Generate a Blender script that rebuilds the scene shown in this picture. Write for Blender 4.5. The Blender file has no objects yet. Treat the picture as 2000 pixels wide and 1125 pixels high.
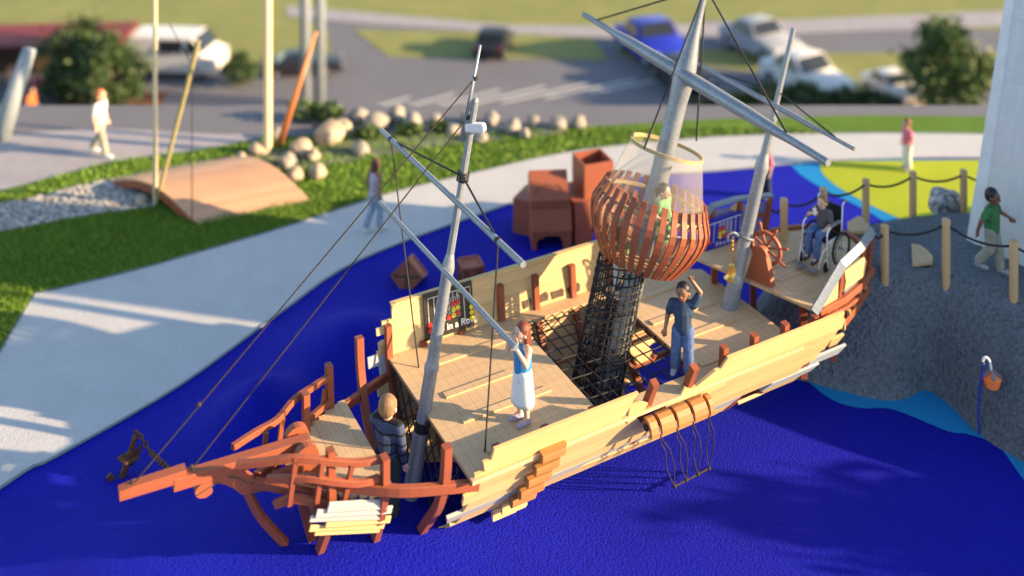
import bpy, math, random
from mathutils import Vector, Matrix, noise
import numpy as np
random.seed(7)
SC = bpy.context.scene
C = SC.collection
R = math.radians

# ------------------------------------------------------------------ camera
F, H, HY = 2030.0, 12.2, -590.0
cam = bpy.data.objects.new('camera', bpy.data.cameras.new('camera')); C.objects.link(cam)
cam.location = (0, 0, H); cam.rotation_euler = (R(90), 0, 0)
cd = cam.data
cd.sensor_width = 36; cd.lens = 36*F/2000; cd.shift_y = -(562.5-HY)/2000
cd.clip_start = .1; cd.clip_end = 2000
cd.dof.use_dof = True; cd.dof.focus_distance = 15.8; cd.dof.aperture_fstop = cd.lens/1000/.19
cd.dof.aperture_blades = 9
SC.camera = cam
SUN_AZ, SUN_EL = -10, 15.5        # bearing from +X towards the camera side, height above the horizon
w = bpy.data.worlds.new('World'); SC.world = w; w.use_nodes = True
nt = w.node_tree; bg = nt.nodes['Background']
sky = nt.nodes.new('ShaderNodeTexSky'); sky.sky_type = 'NISHITA'; sky.sun_disc = False
sky.sun_elevation = R(SUN_EL); sky.sun_rotation = R(90-SUN_AZ)
sky.dust_density = .6
nt.links.new(sky.outputs[0], bg.inputs[0]); bg.inputs[1].default_value = .115
sd = Vector((math.cos(R(SUN_AZ))*math.cos(R(SUN_EL)), math.sin(R(SUN_AZ))*math.cos(R(SUN_EL)), math.sin(R(SUN_EL))))
sl = bpy.data.lights.new('sun', 'SUN'); so = bpy.data.objects.new('sun', sl); C.objects.link(so)
sl.energy = 5.0; sl.angle = R(.6); sl.color = (1, .71, .40)
so.rotation_euler = sd.to_track_quat('Z', 'Y').to_euler(); so.location = (30, -10, 25)
SC.view_settings.view_transform = 'Standard'; SC.view_settings.look = 'None'
SC.view_settings.exposure = 1.5; SC.view_settings.gamma = 1
SC.render.engine = 'CYCLES'

# ------------------------------------------------------------------ projection and the ship's frame
def P(x, y, z=0.):
    Y = F*(H-z)/(y-HY); return Vector(((x-1000)*Y/F, Y, z))
def PY(x, y, Y): return Vector(((x-1000)*Y/F, Y, H-(y-HY)*Y/F))
AX = R(28.7); LX, LY = math.cos(AX), math.sin(AX); OX, OY = -1.30, 15.45
def S(s, u, z): return Vector((OX+s*LX+u*LY, OY+s*LY-u*LX, z))
def SU(x, y, u):
    k = (x-1000)/F
    s = (k*(OY-u*LX)-OX-u*LY)/(LX-k*LY); Y = OY+s*LY-u*LX
    return (s, H-(y-HY)*Y/F)
def Pu(x, y, u):
    s, z = SU(x, y, u); return S(s, u, z)
def lerp(a, b, t): return a+(b-a)*t

# ------------------------------------------------------------------ materials
MATS = {}
def newmat(name):
    m = bpy.data.materials.new(name); m.use_nodes = True; MATS[name] = m
    n = m.node_tree; return m, n, n.nodes['Principled BSDF']
def link(n, a, b): n.links.new(a, b)
def coords(n, scale=(1, 1, 1), rot=(0, 0, 0), kind='Object'):
    tc = n.nodes.new('ShaderNodeTexCoord'); mp = n.nodes.new('ShaderNodeMapping')
    mp.inputs['Scale'].default_value = scale; mp.inputs['Rotation'].default_value = rot
    link(n, tc.outputs[kind], mp.inputs[0]); return mp.outputs[0]
def noise_n(n, vec, scale, detail=4, rough=.6):
    t = n.nodes.new('ShaderNodeTexNoise'); t.inputs['Scale'].default_value = scale
    t.inputs['Detail'].default_value = detail; t.inputs['Roughness'].default_value = rough
    link(n, vec, t.inputs['Vector']); return t.outputs['Fac']
def ramp(n, fac, stops):
    r = n.nodes.new('ShaderNodeValToRGB'); el = r.color_ramp.elements
    while len(el) < len(stops): el.new(.5)
    for e, (p, c) in zip(el, stops):
        e.position = p; e.color = (*c, 1) if len(c) == 3 else c
    link(n, fac, r.inputs[0]); return r.outputs[0]
def mixc(n, fac, a, b, mode='MIX'):
    x = n.nodes.new('ShaderNodeMix'); x.data_type = 'RGBA'; x.blend_type = mode
    if isinstance(fac, float): x.inputs[0].default_value = fac
    else: link(n, fac, x.inputs[0])
    for sock, v in ((x.inputs[6], a), (x.inputs[7], b)):
        if isinstance(v, tuple): sock.default_value = (*v, 1)
        else: link(n, v, sock)
    return x.outputs[2]
def bump(n, p, h, strength, dist=.01):
    b = n.nodes.new('ShaderNodeBump'); b.inputs['Strength'].default_value = strength
    b.inputs['Distance'].default_value = dist; link(n, h, b.inputs['Height']); link(n, b.outputs[0], p.inputs['Normal'])
def sc(c, k): return tuple(min(1, v*k) for v in c)
def plain(name, col, rough=.6, metal=0., var=.12, nscale=9., bmp=.0):
    m, n, p = newmat(name)
    v = coords(n); f = noise_n(n, v, nscale, 5)
    link(n, ramp(n, f, [(.3, sc(col, 1-var)), (.7, sc(col, 1+var))]), p.inputs['Base Color'])
    p.inputs['Roughness'].default_value = rough; p.inputs['Metallic'].default_value = metal
    if bmp: bump(n, p, noise_n(n, v, nscale*6, 3), bmp)
    return m
def wood(name, col, dark, axis=0, fine=26., seam=None, rough=.55, kn=.35, rnd=.25):
    m, n, p = newmat(name)
    s = [fine]*3; s[axis] = fine*.06
    v = coords(n, tuple(s)); f = noise_n(n, v, 1., 6, .65)
    s2 = [4.]*3; s2[axis] = .7
    g = noise_n(n, coords(n, tuple(s2)), 1., 2, .5)
    w_ = n.nodes.new('ShaderNodeTexWave'); w_.wave_type = 'BANDS'; w_.inputs['Scale'].default_value = 1.6
    w_.bands_direction = 'YZX'[axis] if axis < 3 else 'Y'
    w_.inputs['Distortion'].default_value = 13; w_.inputs['Detail'].default_value = 2; w_.inputs['Detail Scale'].default_value = 1.2
    s3 = [3.]*3; s3[axis] = .5; link(n, coords(n, tuple(s3)), w_.inputs['Vector'])
    c = ramp(n, f, [(.25, dark), (.5, col), (.78, sc(col, 1.16))])
    c = mixc(n, kn, c, ramp(n, w_.outputs['Fac'], [(0, sc(dark, .95)), (.35, col), (1, sc(col, 1.1))]))
    c = mixc(n, .5, c, ramp(n, g, [(.3, sc(col, .8)), (.7, sc(col, 1.15))]))
    oi = n.nodes.new('ShaderNodeObjectInfo')
    c = mixc(n, rnd, c, ramp(n, oi.outputs['Random'], [(0, sc(col, .65)), (1, sc(col, 1.3))]))
    gi = n.nodes.new('ShaderNodeNewGeometry')
    c = mixc(n, .22, c, ramp(n, gi.outputs['Random Per Island'], [(0, sc(col, .55)), (1, sc(col, 1.35))]))
    if seam:
        ax, step = seam
        sx = n.nodes.new('ShaderNodeSeparateXYZ'); link(n, coords(n), sx.inputs[0])
        a = n.nodes.new('ShaderNodeMath'); a.operation = 'PINGPONG'; a.inputs[1].default_value = step/2
        link(n, sx.outputs[ax], a.inputs[0])
        q = n.nodes.new('ShaderNodeMath'); q.operation = 'LESS_THAN'; q.inputs[1].default_value = .0045
        link(n, a.outputs[0], q.inputs[0])
        k = n.nodes.new('ShaderNodeMath'); k.operation = 'MULTIPLY'; k.inputs[1].default_value = .4; link(n, q.outputs[0], k.inputs[0])
        c = mixc(n, k.outputs[0], c, sc(dark, .45))
    link(n, c, p.inputs['Base Color']); p.inputs['Roughness'].default_value = rough
    bump(n, p, f, .25, .004)
    return m
PINE = (.66, .45, .24); PINED = (.48, .30, .145)
wood('pine_deck', (.60, .42, .235), (.40, .265, .14), 0, 13, (0, .145), rnd=.05, kn=.0)
wood('pine', (.62, .43, .19), (.46, .30, .12), 0, 26, rnd=.1)
wood('pine_seamed', (.60, .42, .21), (.44, .29, .14), 0, 26, (2, .19), rnd=.08)
wood('pine_board', (.56, .38, .20), (.42, .27, .13), 0, 24, (0, .16), rnd=.1)
wood('pine_post', (.55, .36, .17), (.42, .26, .12), 2, 20, rnd=.2)
wood('redwood', (.31, .082, .034), (.12, .03, .014), 0, 28)
wood('redwood_up', (.27, .07, .03), (.10, .026, .013), 2, 28)
wood('crate_wood', (.34, .098, .048), (.17, .05, .026), 2, 18)
wood('orange_wood', (.55, .20, .07), (.38, .12, .04), 0, 24)
wood('tan_wood', (.40, .18, .055), (.28, .115, .035), 0, 24)
wood('white_wood', (.40, .41, .40), (.28, .30, .31), 0, 24, rough=.65)
wood('grey_wood', (.34, .40, .46), (.22, .27, .33), 0, 24, rough=.65)
wood('bridge_wood', (.56, .33, .20), (.42, .23, .13), 0, 20, (1, .14))
plain('rope_black', (.018, .018, .021), .75); plain('rope_tan', (.45, .35, .18), .8, bmp=.3, nscale=40)
plain('rope_brown', (.03, .022, .015), .8)
def steel(name, base=(.46, .50, .55), metal=.35, rough=.42):
    m, n, p = newmat(name)
    v = coords(n); vo = n.nodes.new('ShaderNodeTexVoronoi'); vo.inputs['Scale'].default_value = 38; link(n, v, vo.inputs['Vector'])
    f = noise_n(n, v, 2.2, 4)
    c = mixc(n, .55, ramp(n, vo.outputs['Color'], [(.1, sc(base, .72)), (.9, sc(base, 1.3))]), ramp(n, f, [(.3, sc(base, .8)), (.7, sc(base, 1.2))]))
    link(n, c, p.inputs['Base Color']); p.inputs['Metallic'].default_value = metal; p.inputs['Roughness'].default_value = rough
    bump(n, p, noise_n(n, v, 60, 3), .12, .004)
steel('steel', (.26, .29, .33)); steel('steel_grey', (.22, .25, .29), .3, .5); steel('steel_cap', (.20, .24, .29), .25, .5)
plain('rust', (.13, .055, .032), .85, .3, .55, 14, .6)
plain('brass', (.72, .48, .13), .28, .9); plain('chrome', (.7, .72, .75), .25, .8)
plain('black', (.012, .012, .014), .6); plain('rubber', (.015, .015, .017), .8); plain('grey_plastic', (.17, .19, .22), .5)
plain('white_paint', (.78, .79, .80), .4, 0, .03); plain('board_black', (.016, .014, .012), .45); plain('board_blue', (.012, .018, .42), .45)
plain('red', (.62, .02, .015), .4, 0, .02); plain('yellow', (.75, .62, .02), .4, 0, .02); plain('orange', (.82, .19, .03), .45)
plain('pole_blue', (.02, .04, .42), .4); plain('cream', (.72, .58, .36), .5); plain('pale_steel', (.26, .30, .33), .5)
plain('bole', (.09, .06, .045), .9, 0, .3); plain('roof_red', (.20, .03, .028), .6); plain('mulch', (.16, .06, .035), .95, 0, .45, 6, .8)
plain('olive_wood', (.33, .28, .12), .5)
plain('stone', (.36, .30, .22), .85, 0, .4, 4, .6); plain('pale_stone', (.27, .25, .22), .85, 0, .25, 3, .6)
plain('paving', (.33, .31, .33), .85, 0, .1, 1.5, .3); plain('line_white', (.6, .6, .6), .8)
def rubber(name, col, bs=30, strength=.5, var=.18, dist=.02, big=.5):
    m, n, p = newmat(name); v = coords(n)
    a = noise_n(n, v, bs, 3, .6); b = noise_n(n, v, bs*1.7, 3, .6); g = noise_n(n, v, big, 3)
    c = mixc(n, .5, ramp(n, b, [(.3, sc(col, 1-var)), (.7, sc(col, 1+var))]), ramp(n, g, [(.3, sc(col, 1-var*.7)), (.7, sc(col, 1+var*.7))]))
    link(n, c, p.inputs['Base Color']); p.inputs['Roughness'].default_value = .8; p.inputs['Specular IOR Level'].default_value = .15
    mm = n.nodes.new('ShaderNodeMath'); mm.operation = 'ADD'; link(n, a, mm.inputs[0]); link(n, b, mm.inputs[1])
    bump(n, p, mm.outputs[0], strength, dist)
rubber('rubber_blue', (.005, .009, .44), 20, 1., .22, .05); rubber('rubber_cyan', (.012, .24, .56), 30, .5)
rubber('rubber_lime', (.36, .43, .025), 30, .4); rubber('rubber_grey', (.175, .21, .25), 9, 1., .5, .16)
rubber('concrete', (.50, .505, .51), 13, .5, .13, .012, 1.2); rubber('asphalt', (.17, .17, .19), 12, .3, .15, .01, .3)
rubber('grass_ground', (.10, .19, .022), 14, .8, .4, .03, .6); rubber('grass_olive', (.24, .25, .085), 5, .4, .3, .03, .4)
rubber('gravel', (.26, .255, .25), 24, 1., .5, .05)
def leafy(name, a, b):
    m, n, p = newmat(name); g = n.nodes.new('ShaderNodeNewGeometry')
    c = ramp(n, g.outputs['Random Per Island'], [(0, a), (1, b)])
    link(n, c, p.inputs['Base Color']); p.inputs['Roughness'].default_value = .6
    try: p.inputs['Subsurface Weight'].default_value = 0
    except Exception: pass
leafy('leaf_dark', (.018, .045, .012), (.06, .11, .02)); leafy('leaf_mid', (.04, .09, .015), (.10, .16, .03))
leafy('blade', (.085, .175, .014), (.22, .36, .035)); leafy('pebble', (.20, .20, .20), (.55, .52, .48))
def glassy(name, col, rough=.15):
    m, n, p = newmat(name); p.inputs['Base Color'].default_value = (*col, 1); p.inputs['Roughness'].default_value = rough
glassy('car_glass', (.02, .025, .03), .08); glassy('car_white', (.75, .73, .70), .3); glassy('car_blue', (.02, .035, .45), .3)
glassy('car_black', (.02, .02, .025), .3); glassy('lamp_red', (.5, .01, .01)); glassy('lamp_clear', (.7, .7, .7), .1); glassy('car_silver', (.35, .37, .4), .3)
def seethrough(name, col, opacity, scale=(60, 60, 40)):
    m, n, p = newmat(name); out = n.nodes['Material Output']
    p.inputs['Base Color'].default_value = (*col, 1); p.inputs['Roughness'].default_value = .6
    tr = n.nodes.new('ShaderNodeBsdfTransparent'); mx = n.nodes.new('ShaderNodeMixShader')
    br = n.nodes.new('ShaderNodeTexBrick'); br.inputs['Color1'].default_value = (opacity[0],)*3+(1,); br.inputs['Color2'].default_value = (opacity[0],)*3+(1,)
    br.inputs['Mortar'].default_value = (opacity[1],)*3+(1,); br.inputs['Scale'].default_value = 1.; br.inputs['Mortar Size'].default_value = .12
    br.inputs['Mortar Smooth'].default_value = .6; br.inputs['Brick Width'].default_value = 1.; br.inputs['Row Height'].default_value = .6
    mp = coords(n, scale, kind='UV'); link(n, mp, br.inputs['Vector'])
    link(n, br.outputs['Color'], mx.inputs[0]); link(n, tr.outputs[0], mx.inputs[1]); link(n, p.outputs[0], mx.inputs[2]); link(n, mx.outputs[0], out.inputs[0])
seethrough('mesh_screen', (.55, .50, .40), (.03, .48)); seethrough('mesh_panel', (.28, .30, .32), (.35, .8))
def shingle(name, col, step):
    m, n, p = newmat(name); v = coords(n)
    sx = n.nodes.new('ShaderNodeSeparateXYZ'); link(n, v, sx.inputs[0])
    a = n.nodes.new('ShaderNodeMath'); a.operation = 'FRACT'; b = n.nodes.new('ShaderNodeMath'); b.operation = 'DIVIDE'; b.inputs[1].default_value = step
    link(n, sx.outputs[2], b.inputs[0]); link(n, b.outputs[0], a.inputs[0])
    f = noise_n(n, coords(n, (10, 10, 1.2)), 1., 5, .6); g = noise_n(n, coords(n, (1, 1, 8)), 1., 4)
    c = mixc(n, .5, ramp(n, f, [(.3, sc(col, .86)), (.7, sc(col, 1.08))]), ramp(n, g, [(.3, sc(col, .85)), (.7, sc(col, 1.08))]))
    link(n, c, p.inputs['Base Color']); p.inputs['Roughness'].default_value = .6; bump(n, p, a.outputs[0], .5, .02)
shingle('clapboard', (.66, .69, .72), .105); plain('trim_white', (.70, .73, .76), .55, 0, .07, 4)

# ------------------------------------------------------------------ mesh builder (geometry is given in world space)
def inv_of(root):
    if root is None: return Matrix.Identity(4)
    M = Matrix.Translation(root.location) @ root.rotation_euler.to_matrix().to_4x4()
    if root.parent: return inv_of(root.parent)     # sub-parts share the thing's frame
    return M.inverted()
class MB:
    def __init__(s): s.v = []; s.f = []; s.uv = None
    def add(s, vs, fs):
        o = len(s.v); s.v += [Vector(q) for q in vs]; s.f += [tuple(i+o for i in f) for f in fs]; return s
    def loft(s, rings, closed=True, caps=True):
        n = len(rings[0]); vs = [q for r in rings for q in r]; fs = []
        for i in range(len(rings)-1):
            for j in range(n if closed else n-1):
                a, b = i*n+j, i*n+(j+1) % n; fs.append((a, b, b+n, a+n))
        if caps: fs.append(tuple(range(n-1, -1, -1))); fs.append(tuple((len(rings)-1)*n+j for j in range(n)))
        return s.add(vs, fs)
    def box(s, c, size, rot=None, bev=0):
        c = Vector(c); x, y, z = (q/2 for q in size)
        if bev:
            b = bev; ring = [(x-b, y), (x, y-b), (x, -y+b), (x-b, -y), (-x+b, -y), (-x, -y+b), (-x, y-b), (-x+b, y)][::-1]
            lv = [(-z, 1-b/max(x, y)), (-z+b, 1), (z-b, 1), (z, 1-b/max(x, y))]
            rings = [[Vector((px*k, py*k, zz)) for px, py in ring] for zz, k in lv]
            if rot: rings = [[rot @ q for q in r] for r in rings]
            return s.loft([[q+c for q in r] for r in rings])
        vs = [Vector((i*x, j*y, k*z)) for k in (-1, 1) for i, j in ((-1, -1), (1, -1), (1, 1), (-1, 1))]
        if rot: vs = [rot @ q for q in vs]
        return s.add([q+c for q in vs], [(3, 2, 1, 0), (4, 5, 6, 7), (0, 1, 5, 4), (1, 2, 6, 5), (2, 3, 7, 6), (3, 0, 4, 7)])
    def beam(s, pts, wd, ht, up=(0, 0, 1), taper=None, bev=.006):
        """rectangular bar along a polyline; wd sideways, ht along up"""
        pts = [Vector(q) for q in pts]; up = Vector(up); rings = []
        for i, q in enumerate(pts):
            d = (pts[min(i+1, len(pts)-1)]-pts[max(i-1, 0)]).normalized()
            sd_ = d.cross(up).normalized(); uu = sd_.cross(d).normalized()
            k = 1 if not taper else lerp(taper[0], taper[1], i/(len(pts)-1))
            a, b = wd/2*k, ht/2*k; e = min(bev, a*.4, b*.4)
            rings.append([q+sd_*x+uu*y for x, y in ((a-e, b), (-a+e, b), (-a, b-e), (-a, -b+e), (-a+e, -b), (a-e, -b), (a, -b+e), (a, b-e))])
        return s.loft(rings)
    def tube(s, pts, r, n=10, caps=True):
        pts = [Vector(q) for q in pts]; rr = r if isinstance(r, (list, tuple)) else [r]*len(pts)
        rings = []; ref = None
        for i, q in enumerate(pts):
            d = (pts[min(i+1, len(pts)-1)]-pts[max(i-1, 0)])
            if d.length < 1e-9: d = Vector((0, 0, 1))
            d.normalize()
            if ref is None: ref = Vector((0, 0, 1)) if abs(d.z) < .9 else Vector((1, 0, 0))
            a = (ref-d*ref.dot(d)).normalized(); b = d.cross(a); ref = a
            rings.append([q+(a*math.cos(t)+b*math.sin(t))*rr[i] for t in [2*math.pi*k/n for k in range(n)]])
        return s.loft(rings, caps=caps)
    def ring(s, c, ax, rad, r, n=40, m=8, a0=0, a1=2*math.pi, flat=None):
        c = Vector(c); ax = Vector(ax).normalized(); e = ax.orthogonal().normalized(); g = ax.cross(e)
        full = abs(a1-a0-2*math.pi) < 1e-6; rings = []
        for i in range(n if full else n+1):
            t = lerp(a0, a1, i/n); o = e*math.cos(t)+g*math.sin(t)
            if flat: rings.append([c+o*(rad+x)+ax*y for x, y in ((-flat[0], -flat[1]), (flat[0], -flat[1]), (flat[0], flat[1]), (-flat[0], flat[1]))])
            else: rings.append([c+o*(rad+r*math.cos(p))+ax*r*math.sin(p) for p in [2*math.pi*k/m for k in range(m)]])
        if full: rings.append(rings[0]); return s.loft(rings, caps=False)
        return s.loft(rings)
    def lathe(s, base, axis, prof, n=20):
        base = Vector(base); ax = Vector(axis).normalized(); e = ax.orthogonal().normalized(); g = ax.cross(e)
        return s.loft([[base+ax*h+(e*math.cos(t)+g*math.sin(t))*r for t in [2*math.pi*k/n for k in range(n)]] for r, h in prof])
    def prism(s, poly, d):
        """poly: world points of a flat outline, d: extrusion vector"""
        n = len(poly); d = Vector(d); vs = [Vector(q) for q in poly]+[Vector(q)+d for q in poly]
        nn = sum(((vs[i]-vs[0]).cross(vs[(i+1) % n]-vs[0]) for i in range(n)), Vector())
        fs = [tuple(range(n)), tuple(range(2*n-1, n-1, -1))]+[(i, i+n, (i+1) % n+n, (i+1) % n) for i in range(n)]
        if nn.dot(d) > 0: fs = [f[::-1] for f in fs]
        return s.add(vs, fs)
    def ball(s, c, r, n=10, m=7, rot=None):
        r = r if isinstance(r, (tuple, list)) else (r, r, r); c = Vector(c); rings = []
        for i in range(1, m):
            a = math.pi*i/m-math.pi/2
            ring = [Vector((r[0]*math.cos(a)*math.cos(t), r[1]*math.cos(a)*math.sin(t), r[2]*math.sin(a))) for t in [2*math.pi*k/n for k in range(n)]]
            rings.append([(rot @ q if rot else q)+c for q in ring])
        top = Vector((0, 0, r[2])); o = len(s.v); s.loft(rings, caps=False); L = len(s.v)
        s.v += [(rot @ -top if rot else -top)+c, (rot @ top if rot else top)+c]
        for j in range(n): s.f.append((L, o+(j+1) % n, o+j)); s.f.append((L+1, L-n+j, L-n+(j+1) % n))
        return s
    def cap(s, a, b, ra, rb, n=10):
        a, b = Vector(a), Vector(b); d = (b-a); L = d.length; d = d/L if L > 1e-6 else Vector((0, 0, 1))
        pts = [a-d*ra*.95, a-d*ra*.6, a, b, b+d*rb*.6, b+d*rb*.95]; return s.tube(pts, [ra*.3, ra*.8, ra, rb, rb*.8, rb*.3], n)
    def build(s, name, mat, parent=None, smooth=False, angle=None):
        me = bpy.data.meshes.new(name); M = inv_of(parent)
        me.from_pydata([tuple(M @ q) for q in s.v], [], s.f); me.validate(); me.update()
        o = bpy.data.objects.new(name, me); C.objects.link(o)
        if mat: me.materials.append(MATS[mat])
        if parent: o.parent = parent
        if smooth:
            me.polygons.foreach_set('use_smooth', [True]*len(me.polygons))
            if angle is not None: me.set_sharp_from_angle(angle=R(angle))
        return o
def tag(o, label=None, cat=None, group=None, kind=None):
    if label: o['label'] = label
    if cat: o['category'] = cat
    if group: o['group'] = group
    if kind: o['kind'] = kind
    return o
def thing(name, label, cat, loc=(0, 0, 0), rz=0., group=None):
    o = bpy.data.objects.new(name, None); C.objects.link(o); o.empty_display_size = .2
    o.location = loc; o.rotation_euler = (0, 0, rz); return tag(o, label, cat, group)
def sag(a, b, drop, n=10):
    a, b = Vector(a), Vector(b); return [a.lerp(b, i/n)-Vector((0, 0, drop*4*(i/n)*(1-i/n))) for i in range(n+1)]
def smooth_pts(pts, k=6):
    pts = [Vector(q) for q in pts]; out = []
    for i in range(len(pts)-1):
        p0, p1, p2, p3 = pts[max(i-1, 0)], pts[i], pts[i+1], pts[min(i+2, len(pts)-1)]
        for j in range(k):
            t = j/k; out.append(.5*((2*p1)+(p2-p0)*t+(2*p0-5*p1+4*p2-p3)*t*t+(3*p1-p0-3*p2+p3)*t**3))
    return out+[pts[-1]]
def copy_tree(o, parent=None):
    c = o.copy(); C.objects.link(c); c.parent = parent
    for ch in list(o.children): copy_tree(ch, c)
    return c

# ------------------------------------------------------------------ ground
BUMPS = [(-2.6, 15.0, 2.0, .50), (-4.2, 17.4, .8, .75), (-2.9, 19.2, 1.1, .75), (-5.3, 13.9, 1.6, .40), (-1.2, 15.9, 1.3, .12), (0.2, 13.2, 1.5, .15)]
def gz(x, y):
    h = sum(a*math.exp(-((x-bx)**2+(y-by)**2)/(r*r)) for bx, by, r, a in BUMPS)
    return max(0, h-.03)
def sheet(name, poly, z, mat, kind='structure'):
    m = MB(); m.add([(q[0], q[1], z) for q in poly], [tuple(range(len(poly)))])
    o = m.build(name, mat); 
    if o.data.polygons[0].normal.z < 0: o.data.flip_normals()
    return tag(o, kind=kind)
def px(*pts): return [P(x, y, 0) for x, y in pts]
LOW = -9.
LK = (H-LOW)/H
def pxl(*pts): return [P(x, y, LOW) for x, y in pts]
m = MB()
prof = [(-60, -.03), (29.0, -.03), (31.2, -.03), (34, -1.6), (40, -5.5), (45, -8.2), (49, LOW), (900, LOW)]
m.add([(x, y, z) for y, z in prof for x in (-500, 500)], [(2*i, 2*i+1, 2*i+3, 2*i+2) for i in range(len(prof)-1)])
tag(m.build('ground', 'asphalt', smooth=False), kind='structure')
m = MB(); nx, ny = 150, 110; x0, x1, y0, y1 = -9.5, 16., 9., 28.2
for j in range(ny+1):
    for i in range(nx+1):
        x, y = lerp(x0, x1, i/nx), lerp(y0, y1, j/ny); m.v.append(Vector((x, y, gz(x, y))))
m.f = [(j*(nx+1)+i, j*(nx+1)+i+1, (j+1)*(nx+1)+i+1, (j+1)*(nx+1)+i) for j in range(ny) for i in range(nx)]
tag(m.build('play_surface_blue', 'rubber_blue', smooth=True), kind='structure')
PATH_IN = smooth_pts(px((-700, 1460), (0, 955), (110, 893), (350, 755), (550, 610), (700, 510), (950, 415), (1100, 368), (1250, 345), (1400, 335), (1560, 320), (1700, 312), (1960, 310), (2500, 330)), 5)
PATH_OUT = smooth_pts(px((-500, 1150), (0, 688)), 3)+smooth_pts(px((68, 575), (240, 535), (400, 490), (560, 443), (750, 382), (900, 345), (1100, 300), (1290, 277), (1500, 264), (1900, 262), (2500, 285)), 5)
sheet('path', PATH_IN+PATH_OUT[::-1], .012, 'concrete')
def strip(name, pts, wd, z, hz, mat):
    mm = MB(); mm.beam([Vector((q[0], q[1], z)) for q in pts], wd, hz); tag(mm.build(name, mat), kind='structure')
strip('path_edging', PATH_IN, .05, .015, .03, 'stone' if 0 else 'grey_plastic')
strip('path_edging', PATH_OUT, .05, .015, .03, 'grey_plastic')
GR_UP = px((-900, 520), (0, 372), (110, 345), (205, 318), (400, 292), (540, 268), (700, 262), (900, 262), (1100, 250), (1400, 232), (1700, 225), (2500, 235))
sheet('lawn', PATH_OUT+GR_UP[::-1], .006, 'grass_ground')
sheet('far_grass', pxl((-700, 60), (0, 90), (300, 120), (520, 140), (650, 128), (640, 60), (560, 20), (1160, 60), (1400, 40), (2000, 60), (3500, 40), (5000, -250), (-3000, -250)), LOW+.012, 'grass_olive')
sheet('far_verge', pxl((690, 58), (1150, 66), (1190, 118), (760, 112)), LOW+.024, 'grass_olive')
sheet('far_road', pxl((560, 12), (700, 24), (1000, 50), (1240, 52), (2000, 20), (2000, 50), (1250, 78), (1000, 66), (700, 46), (560, 32)), LOW+.036, 'paving')
sheet('far_verge', pxl((1210, 88), (1560, 105), (2000, 100), (2000, 175), (1640, 190), (1560, 150), (1210, 112)), LOW+.024, 'grass_olive')
sheet('paving', px((-400, 300), (0, 262), (200, 250), (420, 262), (540, 262), (400, 292), (205, 318), (110, 345), (0, 372), (-900, 520)), .002, 'paving')
for i in range(7):
    a, b = (640+i*85, 236-i*9), (800+i*88, 190-i*7)
    mm = MB(); mm.beam([P(*a, LOW+.01), P(*b, LOW+.01)], .16, .01); tag(mm.build('parking_line', 'line_white'), kind='structure')
sheet('gravel_bed', px((-300, 470), (0, 455), (160, 425), (300, 405), (330, 378), (430, 345), (520, 335), (640, 325), (740, 305), (860, 285), (1100, 262), (1100, 240), (900, 250), (740, 262), (600, 285), (480, 300), (330, 325), (205, 352), (90, 382), (0, 400), (-300, 420)), .016, 'gravel')
CY1 = smooth_pts(px((1400, 640), (1490, 680), (1550, 722), (1620, 778), (1680, 797), (1745, 800), (1850, 842), (1890, 848), (1950, 873), (2000, 938), (2080, 1030), (2250, 1160), (2500, 1200)), 5)
sheet('play_surface_cyan', CY1+px((2500, 800), (1900, 640), (1500, 600)), .004, 'rubber_cyan')
sheet('play_surface_cyan', smooth_pts(px((1544, 321), (1562, 340), (1589, 358), (1625, 378), (1664, 397), (1712, 423), (1780, 470), (1860, 520)), 4)+px((2100, 520), (2100, 312), (1700, 312)), .004, 'rubber_cyan')
sheet('play_surface_lime', smooth_pts(px((1600, 316), (1606, 338), (1626, 358), (1655, 377), (1690, 396), (1738, 419), (1830, 460)), 4)+px((2500, 470), (2500, 332), (1960, 312)), .009, 'rubber_lime')

# the grey rubber hill: a loft from its foot to its flat top
HZ = 1.8
foot = [(5.0, 20.9), (4.3, 20.0), (4.35, 18.9), (5.24, 18.55), (6.17, 18.12), (6.75, 18.05), (7.3, 18.3), (7.55, 17.9), (7.72, 17.25), (8.16, 16.57), (9.3, 15.2), (11.5, 14.4), (15, 14), (18, 17), (18, 25), (14, 25.5), (10.5, 23.2), (8.4, 22.4), (6.6, 21.8)]
top = [(6.0, 19.9), (5.8, 19.55), (5.7, 19.3), (6.1, 19.15), (6.6, 19.0), (7.05, 18.95), (7.6, 18.85), (8.1, 18.55), (8.6, 18.15), (9.15, 17.6), (10.1, 16.8), (11.8, 16), (14.5, 15.8), (16, 17), (16, 22), (13, 22.2), (10.5, 21.1), (8.7, 20.95), (7, 20.5)]
def resample(c, n=140):
    c = smooth_pts([Vector((*q, 0)) for q in c+[c[0]]], 12); L = [0]
    for i in range(1, len(c)): L.append(L[-1]+(c[i]-c[i-1]).length)
    out = []; k = 0
    for i in range(n):
        t = L[-1]*i/n
        while L[k+1] < t: k += 1
        out.append(c[k].lerp(c[k+1], (t-L[k])/max(1e-9, L[k+1]-L[k])))
    return out
def resample_by(c, k=8):
    return smooth_pts([Vector((*q, 0)) for q in c+[c[0]]], k)[:-1]
fa, ta = resample_by(foot), resample_by(top); rings = []
cx, cy = 9.3, 19.3
for k in range(15):
    t = k/14; e = t*t*(3-2*t); hz = HZ*t*(1.45-.45*t)
    rings.append([Vector((*(a.lerp(b, t*1.).xy), hz+.05*noise.noise(Vector((a.x*.8, a.y*.8, t*2)))*math.sin(math.pi*t))) for a, b in zip(fa, ta)])
for q in rings[0]: q.z = 0
for k in range(1, 8):
    t = k/8; rings.append([Vector((lerp(b.x, cx, t), lerp(b.y, cy, t), HZ+.03*math.sin(t*3))) for b in ta])
m = MB(); m.loft(rings, caps=False); m.f.append(tuple(len(m.v)-len(fa)+i for i in range(len(fa))))
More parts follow.
